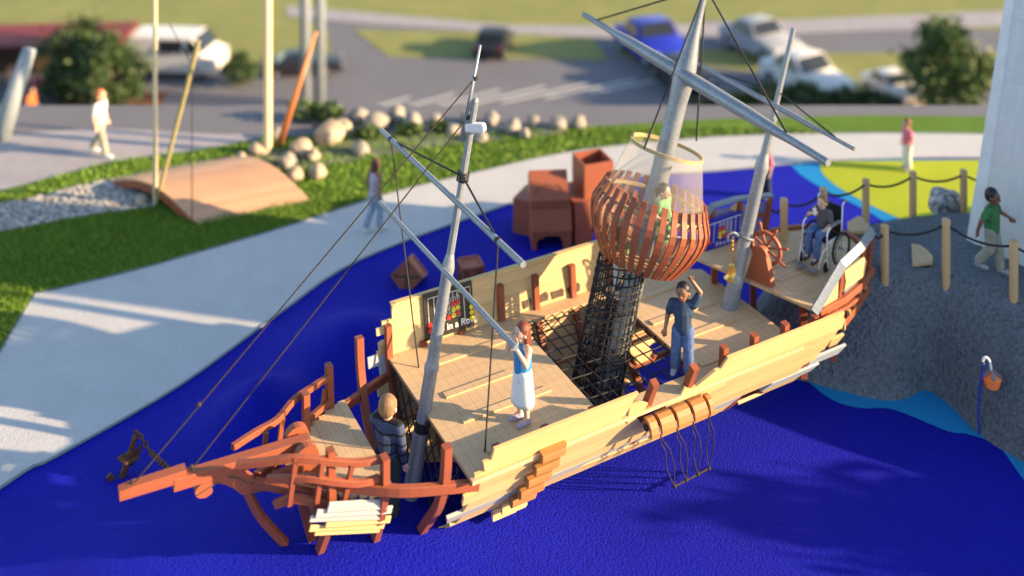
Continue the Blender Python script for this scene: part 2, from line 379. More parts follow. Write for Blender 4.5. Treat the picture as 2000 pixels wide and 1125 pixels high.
tag(m.build('hill', 'rubber_grey', smooth=True), kind='structure')
def hz_at(x, y): return HZ

# grass blades and gravel pebbles
def inside(poly, x, y):
    c = False; n = len(poly)
    for i in range(n):
        a, b = poly[i], poly[i-1]
        if (a[1] > y) != (b[1] > y) and x < (b[0]-a[0])*(y-a[1])/(b[1]-a[1])+a[0]: c = not c
    return c
CREEK = px((-300, 470), (0, 455), (160, 425), (300, 405), (330, 378), (205, 352), (90, 382), (0, 400), (-300, 420))
LAWN = PATH_OUT+GR_UP[::-1]
def blades(n, x0, x1, y0, y1, hmin, hmax, wd):
    V = []; Fc = []; k = 0
    while k < n:
        x, y = random.uniform(x0, x1), random.uniform(y0, y1)
        if not inside(LAWN, x, y) or inside(CREEK, x, y): continue
        k += 1; a = random.uniform(0, 6.28); h = random.uniform(hmin, hmax)*(1+.5*noise.noise(Vector((x*1.5, y*1.5, 0)))); dx, dy = math.cos(a)*wd, math.sin(a)*wd
        lx, ly = random.gauss(0, h*.35), random.gauss(0, h*.35); o = len(V)
        V += [(x-dx, y-dy, 0), (x+dx, y+dy, 0), (x+lx, y+ly, h)]; Fc.append((o, o+1, o+2))
    return V, Fc
V, Fc = blades(65000, -13, -3, 19, 25.5, .05, .11, .011)
V2, F2 = blades(14000, -12, 9, 25.0, 29.5, .06, .12, .02)
Fc += [tuple(i+len(V) for i in f) for f in F2]; V += V2
me = bpy.data.meshes.new('grass'); me.from_pydata(V, [], Fc); me.materials.append(MATS['blade'])
o = bpy.data.objects.new('grass', me); C.objects.link(o); tag(o, 'short green grass of the lawn beside the pale path', 'grass', kind='stuff')
m = MB(); k = 0
while k < 2600:
    x, y = random.uniform(-14, -6), random.uniform(23, 27)
    if not inside(CREEK, x, y): continue
    k += 1; r = random.uniform(.025, .07); m.ball((x, y, .016+r*.3), (r, r*random.uniform(.6, 1), r*.6), 5, 3, Matrix.Rotation(random.uniform(0, 3), 3, 'Z'))
tag(m.build('pebbles', 'pebble'), 'grey and tan pebbles in the dry creek bed', 'pebbles', kind='stuff')

# ------------------------------------------------------------------ the ship (one thing with many parts)
ship = thing('pirate_ship', 'wooden play ship wreck with pine decks and red timber frames on blue rubber', 'play ship', (OX, OY, 0), AX)
SEC = [(1.63, 1.95), (1.53, 1.52), (1.28, 1.0), (.95, .55), (.50, .16)]
def sec(v):
    v = v*(len(SEC)-1); i = min(int(v), len(SEC)-2); t = v-i
    return lerp(SEC[i][0], SEC[i+1][0], t), lerp(SEC[i][1], SEC[i+1][1], t)
def hull_plank(mb, v0, v1, s0, s1, side=1, th=.045, e0=0., e1=0., off=0., n=4):
    (u0, z0), (u1, z1) = sec(v0), sec(v1); rings = []
    d = Vector((u1-u0, z1-z0)).normalized(); nx_, nz_ = -d.y, d.x
    if nx_ < 0: nx_, nz_ = -nx_, -nz_
    def cor(s): return [(u0+nx_*off, z0+nz_*off), (u1+nx_*off, z1+nz_*off), (u1+nx_*(off-th), z1+nz_*(off-th)), (u0+nx_*(off-th), z0+nz_*(off-th))]
    for k in range(n+1):
        t = k/n; sa, sb = lerp(s0, s1, t), lerp(s0+e0, s1+e1, t); c = cor(0)
        w_ = .0
        r = [S(sa, c[0][0]*side, c[0][1]), S(sb, c[1][0]*side, c[1][1]), S(sb, c[2][0]*side, c[2][1]), S(sa, c[3][0]*side, c[3][1])]
        rings.append(r if side > 0 else r[::-1])
    mb.loft(rings)
NR = 11
def v_(i): return i/NR
near = {0: [(.32, 2.72, -.03, -.12), (4.42, 6.92, -.1, .0)], 1: [(.17, 2.62, .04, -.1), (4.2, 6.98, -.35, -.05)],
        2: [(.06, 2.46, -.02, .1), (3.72, 6.84, -.3, -.06)], 3: [(.14, 2.78, .03, .16), (3.32, 6.72, -.38, -.05)], 4: [(-.04, 6.6, .02, -.06)],
        5: [(.07, 3.9, -.03, .1), (3.9, 6.3, .1, -.05)]}
m = MB()
for i, L in near.items():
    for s0, s1, e0, e1 in L: hull_plank(m, v_(i)+.0004, v_(i+1)-.0004, s0, s1, 1, e0=e0, e1=e1)
m.build('hull_planking', 'pine', ship)
m = MB()
hull_plank(m, v_(6)+.002, v_(7), -.2, 2.3, 1, e0=.05, e1=-.3, off=.004); hull_plank(m, v_(6)+.01, v_(7), 2.35, 3.3, 1, e0=-.25, off=-.015)
m.build('weathered_plank', 'white_wood', ship)
m = MB()
hull_plank(m, v_(6)+.004, v_(7), 3.4, 5.05, 1, e0=-.1, e1=-.12); hull_plank(m, v_(6), v_(7), 5.7, 6.75, 1, e0=-.15, e1=-.1, off=.01); hull_plank(m, v_(5), v_(6), 6.5, 7.3, 1, off=-.02, e1=-.1)
m.build('weathered_plank', 'grey_wood', ship)
m = MB()
for i, s0, s1, e0, e1 in ((7, .08, 4.95, -.04, -.1), (8, -.04, 4.75, .05, -.15), (9, .08, 4.4, -.05, -.5), (10, -.13, 1.1, .0, -.5), (7, 5.6, 6.5, .12, -.1), (8, 5.2, 5.75, .1, -.1), (3, 6.75, 7.05, .02, -.1)):
    hull_plank(m, v_(i)+.003, v_(i+1)-.003, s0, s1, 1, e0=e0, e1=e1)
m.build('hull_planking', 'pine', ship)
# curved climbing steps on the near side
for k in range(7):
    v = .20+.105*k; u, z = sec(v); s0 = 1.06-.06*k; d = .15 if k < 5 else .07
    mb = MB(); prof = [(.0, .04), (.0, -.12), (.07, -.13), (d*.9, -.07), (d, .0), (d, .04)]
    n_ = Vector((.86, -.5)) if k < 2 else Vector((.8, -.6))
    ring = [[S(s, u+.0+a*n_.x*1.0, z+b+a*n_.y*.25) for a, b in prof] for s in (s0, s0+.08, s0+.37, s0+.42)]
    for idx, kk in ((0, 1.), (3, .6)):
        ring[idx] = [S(s0 if idx == 0 else s0+.42, u+a*kk*n_.x, z+b+a*kk*n_.y*.25) for a, b in prof]
    mb.loft(ring); mb.build('climbing_step', 'tan_wood' if k < 5 else 'pine', ship)
# far side
far_m, far_g = MB(), MB()
for i in range(11):
    s0 = [.1, -.12, -.28, -.1, -.22, -.05, -.15, .05, -.1, .1, 0][i]; s1 = [5.9, 5.8, 6.0, 5.6, 5.7, 5.3, 5.4, 5.0, 4.8, 4.4, 4.][i]
    if i == 0: continue
    if i in (2, 3): hull_plank(far_g, v_(i)+.002, v_(i+1)-.002, s0-.04, 1.0, -1); hull_plank(far_m, v_(i)+.002, v_(i+1)-.002, 1.0, s1, -1)
    elif i == 5: hull_plank(far_m, v_(i)+.002, v_(i+1)-.002, s0, .5, -1, e1=.12); hull_plank(far_m, v_(i)+.002, v_(i+1)-.002, .85, s1, -1, e0=-.1)
    else: hull_plank(far_m, v_(i)+.002, v_(i+1)-.002, s0, s1, -1)
far_m.build('hull_planking', 'pine_seamed', ship); far_g.build('weathered_plank', 'grey_wood', ship)
# far bulwark
m = MB()
zz = [1.555, 1.74, 1.93, 2.12, 2.33]; st = [.10, .02, .0, .12]; 
for i in range(4):
    za, zb = zz[i], zz[i+1]-.003; ua, ub = -1.47-.17*(za-1.6), -1.47-.17*(zb-1.6); s0 = [.05, .0, -.06, .12][i]; s1 = [4.45, 4.3, 4.4, 4.25][i]
    m.loft([[S(s, ua, za), S(s, ub, zb), S(s, ub-.04, zb), S(s, ua-.04, za)] for s in (s0, s1)])
for za, zb, s0 in ((1.6, 1.68, -.16), (1.95, 2.05, -.17), (1.78, 1.83, -.1)): m.loft([[S(s, -1.5, za), S(s, -1.52, zb), S(s, -1.56, zb), S(s, -1.54, za)] for s in (s0, .1)])
m.build('bulwark', 'pine_seamed', ship)
m = MB(); m.loft([[S(s, -1.575, 2.332), S(s, -1.575, 2.352), S(s, -1.66, 2.352), S(s, -1.66, 2.332)] for s in (.11, 4.26)]); m.build('bulwark_cap', 'pine', ship)
for a, b in ((2.52, 2.66), (2.82, 3.0), (3.10, 3.32), (3.42, 3.66)):  # dark plates on whole planks, their colour standing in for shaded broken holes
    jit = lambda: random.uniform(-.02, .02); m = MB(); m.prism([S(a, -1.461, 1.66+jit()), S((a+b)/2, -1.461, 1.65+jit()), S(b, -1.461, 1.67+jit()), S(b+.02, -1.478, 1.74), S(b-.01, -1.488, 1.79+jit()), S((a+b)/2, -1.488, 1.78+jit()), S(a-.02, -1.485, 1.77+jit())], S(0, -.006, 0)-S(0, 0, 0)); m.build('broken_port', 'bole', ship)
# decks
m = MB()
def slab(mb, poly, z, th): mb.prism([S(s, u, z) for s, u in poly], (0, 0, -th))
slab(m, [(0, -1.5), (0, 1.6), (2.27, 1.57), (2.27, -1.5)], 1.6, .05)
slab(m, [(2.27, -1.5), (2.27, -1.18), (4.14, -1.18), (4.14, -1.5)], 1.6, .05)
slab(m, [(2.27, 1.21), (2.27, 1.57), (4.14, 1.56), (4.14, 1.21)], 1.6, .05)
slab(m, [(4.14, -1.5), (4.14, 1.56), (6.07, 1.56), (6.07, -1.05), (5.2, -1.5)], 1.6, .05)
m.build('deck', 'pine_deck', ship)
m = MB()
for i, hw in enumerate([(1.04, 1.06), (1.0, 1.0), (.94, .97), (.87, .92), (.80, .86), (.72, .8), (.64, .72), (.56, .62), (.46, .52), (.36, .4)]):
    a = -.88-.118*i; slab(m, [(a, -hw[0]), (a, hw[1]), (a-.1155, hw[1]), (a-.1155, -hw[0])], 1.44, .045)
m.build('bow_deck', 'pine_deck', ship)
def inv_S(q): a, b = q.x-OX, q.y-OY; return a*LX+b*LY, a*LY-b*LX
for p0, p1 in (((872, 779), (1003, 733)), ((906, 828), (1078, 764)), ((951, 885), (1150, 812)), ((856, 714), (1003, 664)),
               ((1276, 636), (1395, 594)), ((1345, 662), (1438, 628)), ((1371, 718), (1500, 668)), ((1245, 588), (1330, 560))):
    a, b = inv_S(P(*p0, 1.6)), inv_S(P(*p1, 1.6)); u = (a[1]+b[1])/2
    mb = MB(); mb.box((0, 0, 0), (1, 1, 1)); mb.v = [S(lerp(a[0], b[0], q.x+.5), u-.06+q.y*-.125, 1.602+.012+q.z*.026) for q in mb.v]; mb.build('deck_batten', 'pine_deck', ship)
# ribs
def rib(s, tops, side, w_=.11, lo=4, ds=0.):
    pts = [S(s+ds*k, side*(SEC[k][0]-.10), SEC[k][1]) for k in range(lo, 0, -1)]
    pts = smooth_pts(pts+[S(s, side*tops[0], tops[1])], 4)
    mb = MB(); mb.beam(pts, w_, w_, up=S(0, 0, 0)-S(1, 0, 0)); mb.build('hull_rib', 'redwood_up', ship)
for s in (.42, 1.2, 2.0): rib(s, (1.50, 1.88), 1)
for s in (2.98, 3.73): rib(s, (1.67, 2.05), 1)
for s in (4.45, 5.07, 5.72): rib(s, (1.50, 2.05), 1)
rib(6.42, (1.45, 1.95), 1, lo=3)
for s, z in ((.02, 2.08), (.62, 1.66), (1.32, 1.66), (2.07, 2.17), (2.76, 2.15), (3.51, 2.14), (4.3, 2.1), (5.3, 1.5)): rib(s, (1.42+.12*(z-1.5), z), -1, .105)
for side, s in ((-1, -.5), (1, -.30)):
    mb = MB(); mb.beam(smooth_pts([S(s, side*1.42, 2.08), S(s, side*1.36, 1.6), S(s+.0, side*1.15, 1.1), S(s, side*.85, .7), S(s, side*.58, .35)], 4), .12, .12, up=S(0, 0, 0)-S(1, 0, 0)); mb.build('hull_rib', 'redwood_up', ship)
# beams under the deck
for s in (.15, 1.1, 2.16, 4.25, 5.2, 5.95):
    mb = MB(); mb.beam([S(s, -1.3, 1.48), S(s, 1.3, 1.48)], .09, .12); mb.build('deck_beam', 'redwood', ship)
mb = MB(); mb.beam([S(.1, -1.1, .75), S(5.8, -1.1, .75)], .08, .1); mb.build('stringer', 'redwood', ship)
mb = MB(); mb.beam([S(.1, -.98, .35), S(5.5, -.98, .35)], .08, .1); mb.build('stringer', 'redwood', ship)
# wales joining bow and hull
for side in (1, -1):
    k = 1 if side > 0 else .0
    pts = [(-1.95, .35, 1.56), (-1.7, .66, 1.58), (-1.4, .9, 1.58), (-.9, 1.22, 1.56), (-.35, 1.38, 1.5), (.16, 1.46, 1.42)] if side > 0 else [(-2.3, -.15, 1.35), (-1.9, -.6, 1.33), (-1.4, -.9, 1.3), (-.8, -1.15, 1.27), (-.3, -1.34, 1.29), (.1, -1.43, 1.33)]
    mb = MB(); mb.beam(smooth_pts([S(*q) for q in pts], 4), .09, .13); mb.build('wale', 'redwood', ship)
# bow rails: top rail, lower rail, posts
def rail(side, top, low, name):
    mb = MB(); mb.beam(smooth_pts([S(a, side*b, c) for a, b, c in top], 4), .08, .085); mb.build('rail', 'redwood', ship)
    mb = MB(); mb.beam(smooth_pts([S(a, side*b, c) for a, b, c in low], 4), .075, .085); mb.build('rail', 'redwood', ship)
rail(1, [(-2.88, .40, 2.08), (-2.55, .60, 2.13), (-2.2, .78, 2.17), (-1.8, .92, 2.08), (-1.4, 1.0, 1.97), (-1.05, 1.03, 1.93)], [(-2.5, .5, 1.82), (-2.05, .8, 1.87), (-1.75, .92, 1.80), (-1.4, 1.0, 1.70), (-1.12, 1.02, 1.68)], 'n')
rail(-1, [(-2.75, .35, 1.79), (-2.4, .5, 1.78), (-2.05, .62, 1.77), (-1.75, .8, 1.85), (-1.5, .9, 1.86), (-1.12, 1.0, 1.90)], [(-1.9, .62, 1.42), (-1.6, .8, 1.45), (-1.12, .97, 1.55)], 'f')
mb = MB(); mb.beam(smooth_pts([Pu(537, 985, .42), Pu(575, 974, .6), Pu(620, 982, .74), (Pu(680, 992, .82))], 4), .07, .1); mb.build('rail', 'redwood', ship)
def post(a, b, wd, dp, mid=None, name='rail_post'):
    mb = MB(); mb.beam([a]+(mid or [])+[b], wd, dp, up=S(0, 0, 0)-S(1, 0, 0)); mb.build(name, 'redwood_up', ship)
post(S(-2.2, .80, 2.2), Pu(565, 987, .62), .05, .07); post(S(-1.88, .93, 2.1), Pu(616, 996, .74), .05, .07); post(S(-1.5, 1.02, 2.0), Pu(668, 1000, .80), .05, .07)
post(Pu(645, 878, .87), S(-1.72, .3, .4), .12, .1, [S(-1.72, .82, 1.5), S(-1.72, .68, 1.0)], 'bow_frame'); post(S(-1.07, 1.1, 2.0), S(-.95, .4, .3), .14, .1, [S(-1.05, 1.05, 1.5), S(-1.02, .82, 1.0)], 'bow_frame')
post(Pu(642, 712, -1.05), S(-1.12, -.5, .4), .14, .1, [S(-1.12, -1.0, 1.4), S(-1.12, -.82, 1.0)], 'bow_frame'); post(Pu(597, 768, -.72), S(-1.6, -.3, .45), .12, .1, [S(-1.6, -.66, 1.3)], 'bow_frame')
for x, y, u in ((520, 845, -.62), (552, 815, -.70), (635, 760, -1.03)): post(Pu(x, y, u), Pu(x-8, y+62, u*.9), .05, .07)
post(S(-2.0, .25, 1.35), S(-1.75, .1, .42), .12, .12)
# clinker plates low on the bow
for xa, ya, xb, yb, hh, u, mt in ((641, 991, 757, 983, .13, .84, 'white_wood'), (618, 1003, 765, 995, .10, .80, 'white_wood'), (606, 1013, 742, 1008, .08, .76, 'white_wood'),
                                  (637, 1023, 762, 1014, .09, .72, 'pine'), (605, 1032, 750, 1026, .08, .66, 'pine'), (615, 1041, 741, 1035, .06, .62, 'pine')):
    u += .14; mb = MB(); mb.beam([Pu(xa, ya, u), Pu(xb, yb, u)], .03, hh); mb.build('bow_plank', mt, ship)
# bowsprit, scroll head, stem
mb = MB(); mb.beam([Pu(603, 862, 0), Pu(338, 942, 0)], .17, .16); mb.build('bowsprit', 'orange_wood' if 0 else 'redwood', ship)
mb = MB(); mb.beam([Pu(362, 922, .0), Pu(250, 957, 0), Pu(232, 964, 0)], .16, .15, taper=(1, .85)); mb.build('bowsprit', 'redwood', ship)
def q4(pts, ox, oy, k): return [(ox+a/k, oy+b/k) for a, b in pts]
head = q4([(5, 600), (14, 632), (45, 648), (100, 640), (150, 605), (162, 575), (150, 545), (175, 525), (215, 518), (270, 525), (335, 555), (385, 590), (412, 615), (650, 575), (800, 545), (835, 515), (835, 470), (610, 525), (550, 520), (540, 495), (480, 450), (400, 385), (350, 402), (230, 425), (120, 470), (50, 530), (15, 570)], 380, 830, 4.5)
for u0, u1, k in ((-.075, .075, 0),):
    mb = MB(); mb.prism([Pu(x, y, u1) for x, y in head], S(0, u0-u1, 0)-S(0, 0, 0)); hd = mb.build('scroll_head', 'redwood', ship)
    for line in ([(20, 620), (70, 590), (130, 550), (190, 515), (240, 512)], [(300, 462), (380, 465), (450, 500), (530, 520)], [(60, 520), (150, 475), (240, 450), (330, 450), (420, 480)]):
        mb = MB(); mb.tube(smooth_pts([Pu(*q4([q], 380, 830, 4.5)[0], .077) for q in line], 4), .009, 6); mb.build('carved_line', 'bole', hd)
mb = MB(); mb.beam(smooth_pts([Pu(484, 962, 0), Pu(510, 1010, 0), Pu(558, 1062, 0)], 4), .09, .10, up=(1, 0, .3)); mb.build('stem_leg', 'redwood', ship)
for u in (.16, -.16):
    c = Pu(588, 868, 0); mb = MB(); s_, z_ = SU(588, 872, 0)
    out = [S(s_+.17*math.cos(a)+(.0), u, z_+.02+.15*math.sin(a)) for a in [R(t) for t in range(0, 200, 20)]]+[S(s_-.17, u, z_-.1), S(s_+.14, u, z_-.36), S(s_+.17, u, z_-.36)]
    mb.prism(out, S(0, .12 if u > 0 else -.12, 0)-S(0, 0, 0)); mb.build('bowsprit_cheek', 'redwood', ship)
for a, b in (((-2.55, .05, 1.5), (-1.6, .75, 1.38)), ((-2.5, -.05, 1.5), (-1.6, -.7, 1.38)), ((-2.3, 0, 1.45), (-.9, 0, 1.36))):
    mb = MB(); mb.beam([S(*a), S(*b)], .1, .1); mb.build('bow_beam', 'redwood', ship)
# nets of the ship: over the hatch and across the open front below the deck
m = MB()
for i in range(10): u = lerp(-1.12, 1.16, i/9); m.tube([S(2.25, u, 1.575), S(3.2, u, 1.53), S(4.16, u, 1.575)], .0115, 6)
for i in range(10): s = lerp(2.34, 4.08, i/9); m.tube([S(s, -1.2, 1.585), S(s, 0, 1.54), S(s, 1.23, 1.585)], .0115, 6)
m.build('hatch_net', 'rope_black', ship)
m = MB()
def clipseg(a, b):
    pts = [Vector(a).lerp(Vector(b), t/24) for t in range(25)]
    ok = [q for q in pts if abs(q.x) < .35+(q.y-.05)*.72 and .05 < q.y < 1.57]
    return (ok[0], ok[-1]) if len(ok) > 1 else None
for k in range(-9, 10):
    for sg in (1, -1):
        g = clipseg((k*.34-sg*.6, 0), (k*.34+sg*.6, 1.6))
        if g: m.tube([S(-.03, g[0].x, g[0].y), S(-.03, g[1].x, g[1].y)], .012, 6)
m.build('front_net', 'rope_black', ship)
# broken rim pieces near the roller ladder
for pl in ([(2.75, 1.78), (2.95, 1.7), (2.9, 1.62), (2.7, 1.5), (2.6, 1.45), (2.6, 1.8)], [(3.3, 1.5), (3.55, 1.56), (3.62, 1.72), (3.72, 1.66), (4.0, 1.62), (4.25, 1.72), (4.4, 1.93), (4.46, 1.93), (4.46, 1.45), (3.3, 1.3)]):
    mb = MB(); mb.prism([S(s, 1.5+.23*(z-1.4), z) for s, z in pl], S(0, -.035, 0)-S(0, 0, 0)); mb.build('broken_plank', 'pine', ship)

# quarter deck
m = MB(); slab(m, [(5.72, -.93), (5.78, -.75), (6.46, 1.36), (7.3, 1.22), (8.1, .95), (8.6, .6), (8.75, 0), (8.6, -.5), (7.5, -.88), (6.2, -.95)], 2.0, .05)
m.build('quarter_deck', 'pine_deck', ship)
for (xa, ya), (xb, yb) in (((1522, 550), (1588, 523)), ((1505, 525), (1570, 500))):
    a, b = inv_S(P(xa, ya, 2.)), inv_S(P(xb, yb, 2.)); mb = MB(); mb.box((0, 0, 0), (1, 1, 1)); mb.v = [S(lerp(a[0], b[0], q.x+.5), (a[1]+b[1])/2+q.y*-.06, 2.012+q.z*.02) for q in mb.v]; mb.build('deck_batten', 'pine_deck', ship)
m = MB(); m.beam(smooth_pts([S(7.4, -.9, 2.0), S(8.2, -.72, 2.0), S(8.72, -.3, 2.0), S(8.78, .2, 2.0), S(8.55, .7, 2.)], 4), .09, .10); m.build('stern_curb', 'redwood', ship)
def rails(pts, wd, ht, name, mat, up=(0, 0, 1)): mb = MB(); mb.beam(pts, wd, ht, up=up); return mb.build(name, mat, ship)
capn = [Pu(1590, 610, 1.42), Pu(1646, 516, 1.34), Pu(1682, 482, 1.15), Pu(1705, 450, .9)]
rails(capn, .15, .04, 'stern_cap', 'steel_cap', up=S(0, 1, .7)-S(0, 0, 0))
capf = [Pu(1372, 428, -1.0), Pu(1392, 402, -1.0), Pu(1440, 388, -1.02), Pu(1507, 381, -1.0)]
rails(capf, .14, .05, 'stern_cap', 'steel_cap')
for a, b, c, d, u, w_ in ((1645, 522, 1637, 590, 1.34, .07), (1686, 486, 1680, 560, 1.13, .07), (1702, 462, 1690, 560, .9, .09), (1594, 615, 1580, 640, 1.38, .10), (1636, 560, 1628, 640, 1.3, .06)):
    post(Pu(a, b, u), Pu(c, d, u-.04), w_, .08, name='stern_post')
for a, b, c, d, u in ((1392, 408, 1383, 460, -1.0), (1446, 394, 1440, 462, -1.0), (1505, 386, 1493, 458, -.98), (1398, 470, 1394, 500, -.95)):
    post(Pu(a, b, u), Pu(c, d, u), .09, .08, name='stern_post')
rails([Pu(1388, 432, -.98), Pu(1500, 418, -.98)], .06, .06, 'stern_rail', 'redwood'); rails([S(6.0, -.97, 1.98), S(7.5, -.92, 1.98)], .1, .08, 'stern_rail', 'redwood')
rails([Pu(1600, 612, 1.42), Pu(1650, 584, 1.34), Pu(1690, 550, 1.1), Pu(1704, 526, .92)], .08, .11, 'stern_rail', 'redwood')
rails([Pu(1598, 626, 1.38), Pu(1652, 600, 1.28), Pu(1690, 570, 1.02)], .07, .06, 'stern_rail', 'redwood')
rails([Pu(1640, 640, 1.18), Pu(1672, 600, 1.12), Pu(1696, 560, .95)], .08, .12, 'stern_rail', 'redwood')
def panel(pts, th, name, mat, d=None):
    mb = MB(); q = [Vector(p) for p in pts]; n_ = (q[1]-q[0]).cross(q[2]-q[0]).normalized(); mb.prism(q, n_*th)
    o = mb.build(name, mat, ship)
    if mat.startswith('mesh'):
        uvl = o.data.uv_layers.new(); 
        for L in o.data.loops: c = o.data.vertices[L.vertex_index].co; uvl.data[L.index].uv = ((c.x+c.y)*.5, c.z*.8)
    return o
panel([Pu(1606, 600, 1.4), Pu(1638, 545, 1.35), Pu(1636, 588, 1.33)], .012, 'stern_board', 'pine_board')
panel([Pu(1650, 530, 1.38), Pu(1688, 502, 1.18), Pu(1693, 510, 1.17), Pu(1690, 530, 1.17), Pu(1687, 540, 1.18), Pu(1650, 566, 1.36), Pu(1653, 550, 1.37)], .035, 'stern_board', 'pine')
panel([Pu(1650, 545, 1.30), Pu(1682, 500, 1.10), Pu(1682, 552, 1.08), Pu(1650, 580, 1.28)], .006, 'stern_screen', 'mesh_panel')
panel([Pu(1393, 410, -1.03), Pu(1500, 392, -1.03), Pu(1490, 455, -1.03), Pu(1388, 470, -1.03)], .006, 'stern_screen', 'mesh_panel')
panel([Pu(1425, 408, -1.01), Pu(1440, 396, -1.01), Pu(1438, 415, -1.01)], .02, 'stern_board', 'pine')
for k in range(5):
    c = Pu(lerp(1648, 1690, k/4), lerp(636, 556, (k/4)**.9), lerp(1.2, 1.02, k/4)); mb = MB(); mb.box(c, (.09, .05, .13), Matrix.Rotation(AX+.6, 3, 'Z')); mb.build('stern_plank', 'pine', ship)
for s, u in ((6.0, -.6), (6.6, 1.0), (7.4, .9), (7.0, -.7)): mb = MB(); mb.beam([S(s, u, 1.95), S(s, u, .6)], .11, .11, up=(1, 0, 0)); mb.build('deck_leg', 'redwood_up', ship)

# ------------------------------------------------------------------ masts
def mast_s(x, y):   # a point on the ship's middle plane
    return Pu(x, y, 0)
def Ps(x, y, s):
    k = (x-1000)/F; u = (k*(OY+s*LY)-OX-s*LX)/(LY+k*LX); Y = OY+s*LY-u*LX
    return S(s, u, H-(y-HY)*Y/F)
def axis_pt(a, b, z): t = (z-a.z)/(b.z-a.z); return a.lerp(b, t)
def on_axis(a, b, y):   # parameter of the axis point seen at image row y
    lo, hi = 0., 1.6
    for _ in range(40):
        t = (lo+hi)/2; q = a.lerp(b, t)
        if HY+F*(H-q.z)/q.y > y: lo = t
        else: hi = t
    return a.lerp(b, t)
# fore mast
A1, B1 = Pu(805, 950, 0), Pu(928, 200, 0)
A1 = A1-(B1-A1).normalized()*.35
f = lambda y: on_axis(A1, B1, y)
fm = thing('fore_mast', 'grey galvanised mast standing before the fore deck with small white cross piece', 'mast', tuple(A1))
fm['group'] = ''; del fm['group']
m = MB(); m.tube([A1, f(842), f(838)], [.122, .118, .105], 20); m.tube([f(838), f(822)], .106, 20); m.build('pole', 'steel_grey', fm, True, 40)
m = MB(); m.tube([f(822), f(728), f(722), f(712), f(706), f(690)], [.10, .10, .11, .11, .092, .09], 20); m.tube([f(690), f(540), f(528), f(520), f(495)], [.09, .086, .098, .098, .058], 12)
m.build('pole', 'steel', fm, True, 40)
m = MB(); d = (B1-A1).normalized(); top = f(197); m.tube([f(498), top, top+d*.03, top+d*.055], [.058, .054, .042, .02], 8); m.build('pole', 'steel', fm)
m = MB(); m.tube([f(845), f(822)], .115, 20); m.build('band', 'black', fm, True, 40)
m = MB(); c = f(247); m.box(c+Vector((.06, -.03, 0)), (.34, .10, .13), Matrix.Rotation(R(-16), 3, 'Z') @ Matrix.Rotation(R(-6), 3, 'Y'), .025); m.build('cross_piece', 'trim_white', fm)
m = MB(); m.tube([f(275)+Vector((-.11, 0, 0)), PY(938, 88, f(247).y+.1)], [.035, .022], 8); m.build('topmast', 'steel', fm, True)
m = MB()
for q in (PY(928, 152, f(247).y+.07), PY(913, 229, f(247).y+.02)): m.tube([q-Vector((0, 0, .03)), q+Vector((0, 0, .03))], .045, 10)
for k in range(4): m.ring(f(352-k*5), d, .085, .013, 20, 6)
m.build('lashing', 'rope_black', fm)
def yard(root, p0, p1, cross, s, r, name, prof=None, n=12, bands=()):
    a, b = Ps(*p0, s), Ps(*p1, s); m = MB()
    if prof: m.tube([a.lerp(b, t) for t, _ in prof], [k*r for _, k in prof], n)
    else: m.tube([a, b], r, n)
    o = m.build(name, 'steel', root, True, 40)
    for t in bands:
        mb = MB(); q = a.lerp(b, t); dd = (b-a).normalized()*.035; mb.tube([q-dd, q+dd], r*1.12, 12); mb.build('band', 'black', root, True, 40)
    return a, b
s1 = inv_S(f(390))[0]-.07
ya, yb = yard(fm, (745, 255), (1022, 517), 0, s1, .045, 'yard', bands=(.09, .86))
s2 = inv_S(f(530))[0]-.1
yard(fm, (742, 395), (1008, 680), 0, s2, .038, 'yard')
# main mast
MA, MBp = S(3.5-.324*1.6, 0, 0), S(3.5+.324*6.4, 0, 8.0)
g = lambda y: on_axis(MA, MBp, y)
mm_ = thing('main_mast', 'tall thick grey mast leaning back through the open deck hatch, carrying the basket', 'mast', tuple(MA))
m = MB(); m.tube([MA, g(560), g(330), g(200)], [.175, .17, .16, .155], 24); m.tube([g(200), g(165), g(135), g(112), g(60), g(0), MBp], [.155, .18, .18, .155, .08, .06, .05], 20)
m.build('pole', 'steel', mm_, True, 40)
sy = inv_S(g(157))[0]
a, b = yard(mm_, (1140, 28), (1618, 318), 0, sy-.03, .118, 'yard', [(0, .44), (.14, .5), (.24, .86), (.38, 1), (.55, 1.05), (.72, .95), (.80, .82), (.88, .55), (1, .48)], 16)
MY = (a, b)
# mizzen mast
ZA = S(5.72, .12, 1.55); ZB = PY(1550, 55, 18.97)
h = lambda y: on_axis(ZA, ZB, y)
mz = thing('mizzen_mast', 'thin grey mast at the back edge of the aft deck with brass bell bracket', 'mast', tuple(ZA))
m = MB(); m.tube([ZA, h(585), h(560), h(552), h(545), h(535)], [.15, .145, .13, .138, .138, .118], 24); m.tube([h(535), h(340), h(332), h(322), h(300)], [.112, .104, .118, .118, .075], 20); m.tube([h(300), h(240), h(238), h(230), h(229), ZB], [.072, .07, .076, .076, .052, .046], 16)
m.build('pole', 'steel', mz, True, 40)
sz = inv_S(h(210))[0]-.05
yard(mz, (1358, 122), (1670, 292), 0, sz, .05, 'yard', [(0, .7), (.25, 1), (.75, 1), (.8, .7), (1, .66)])
br0 = h(462); m = MB(); m.ring(br0, h(300)-ZA, .135, .02, 24, 6); m.tube(smooth_pts([br0+Vector((-.13, -.05, 0)), PY(1436, 455, br0.y-.1), PY(1424, 457, br0.y-.12), PY(1420, 466, br0.y-.12)], 5), .02, 8); m.build('bell_bracket', 'steel_cap', mz, True)
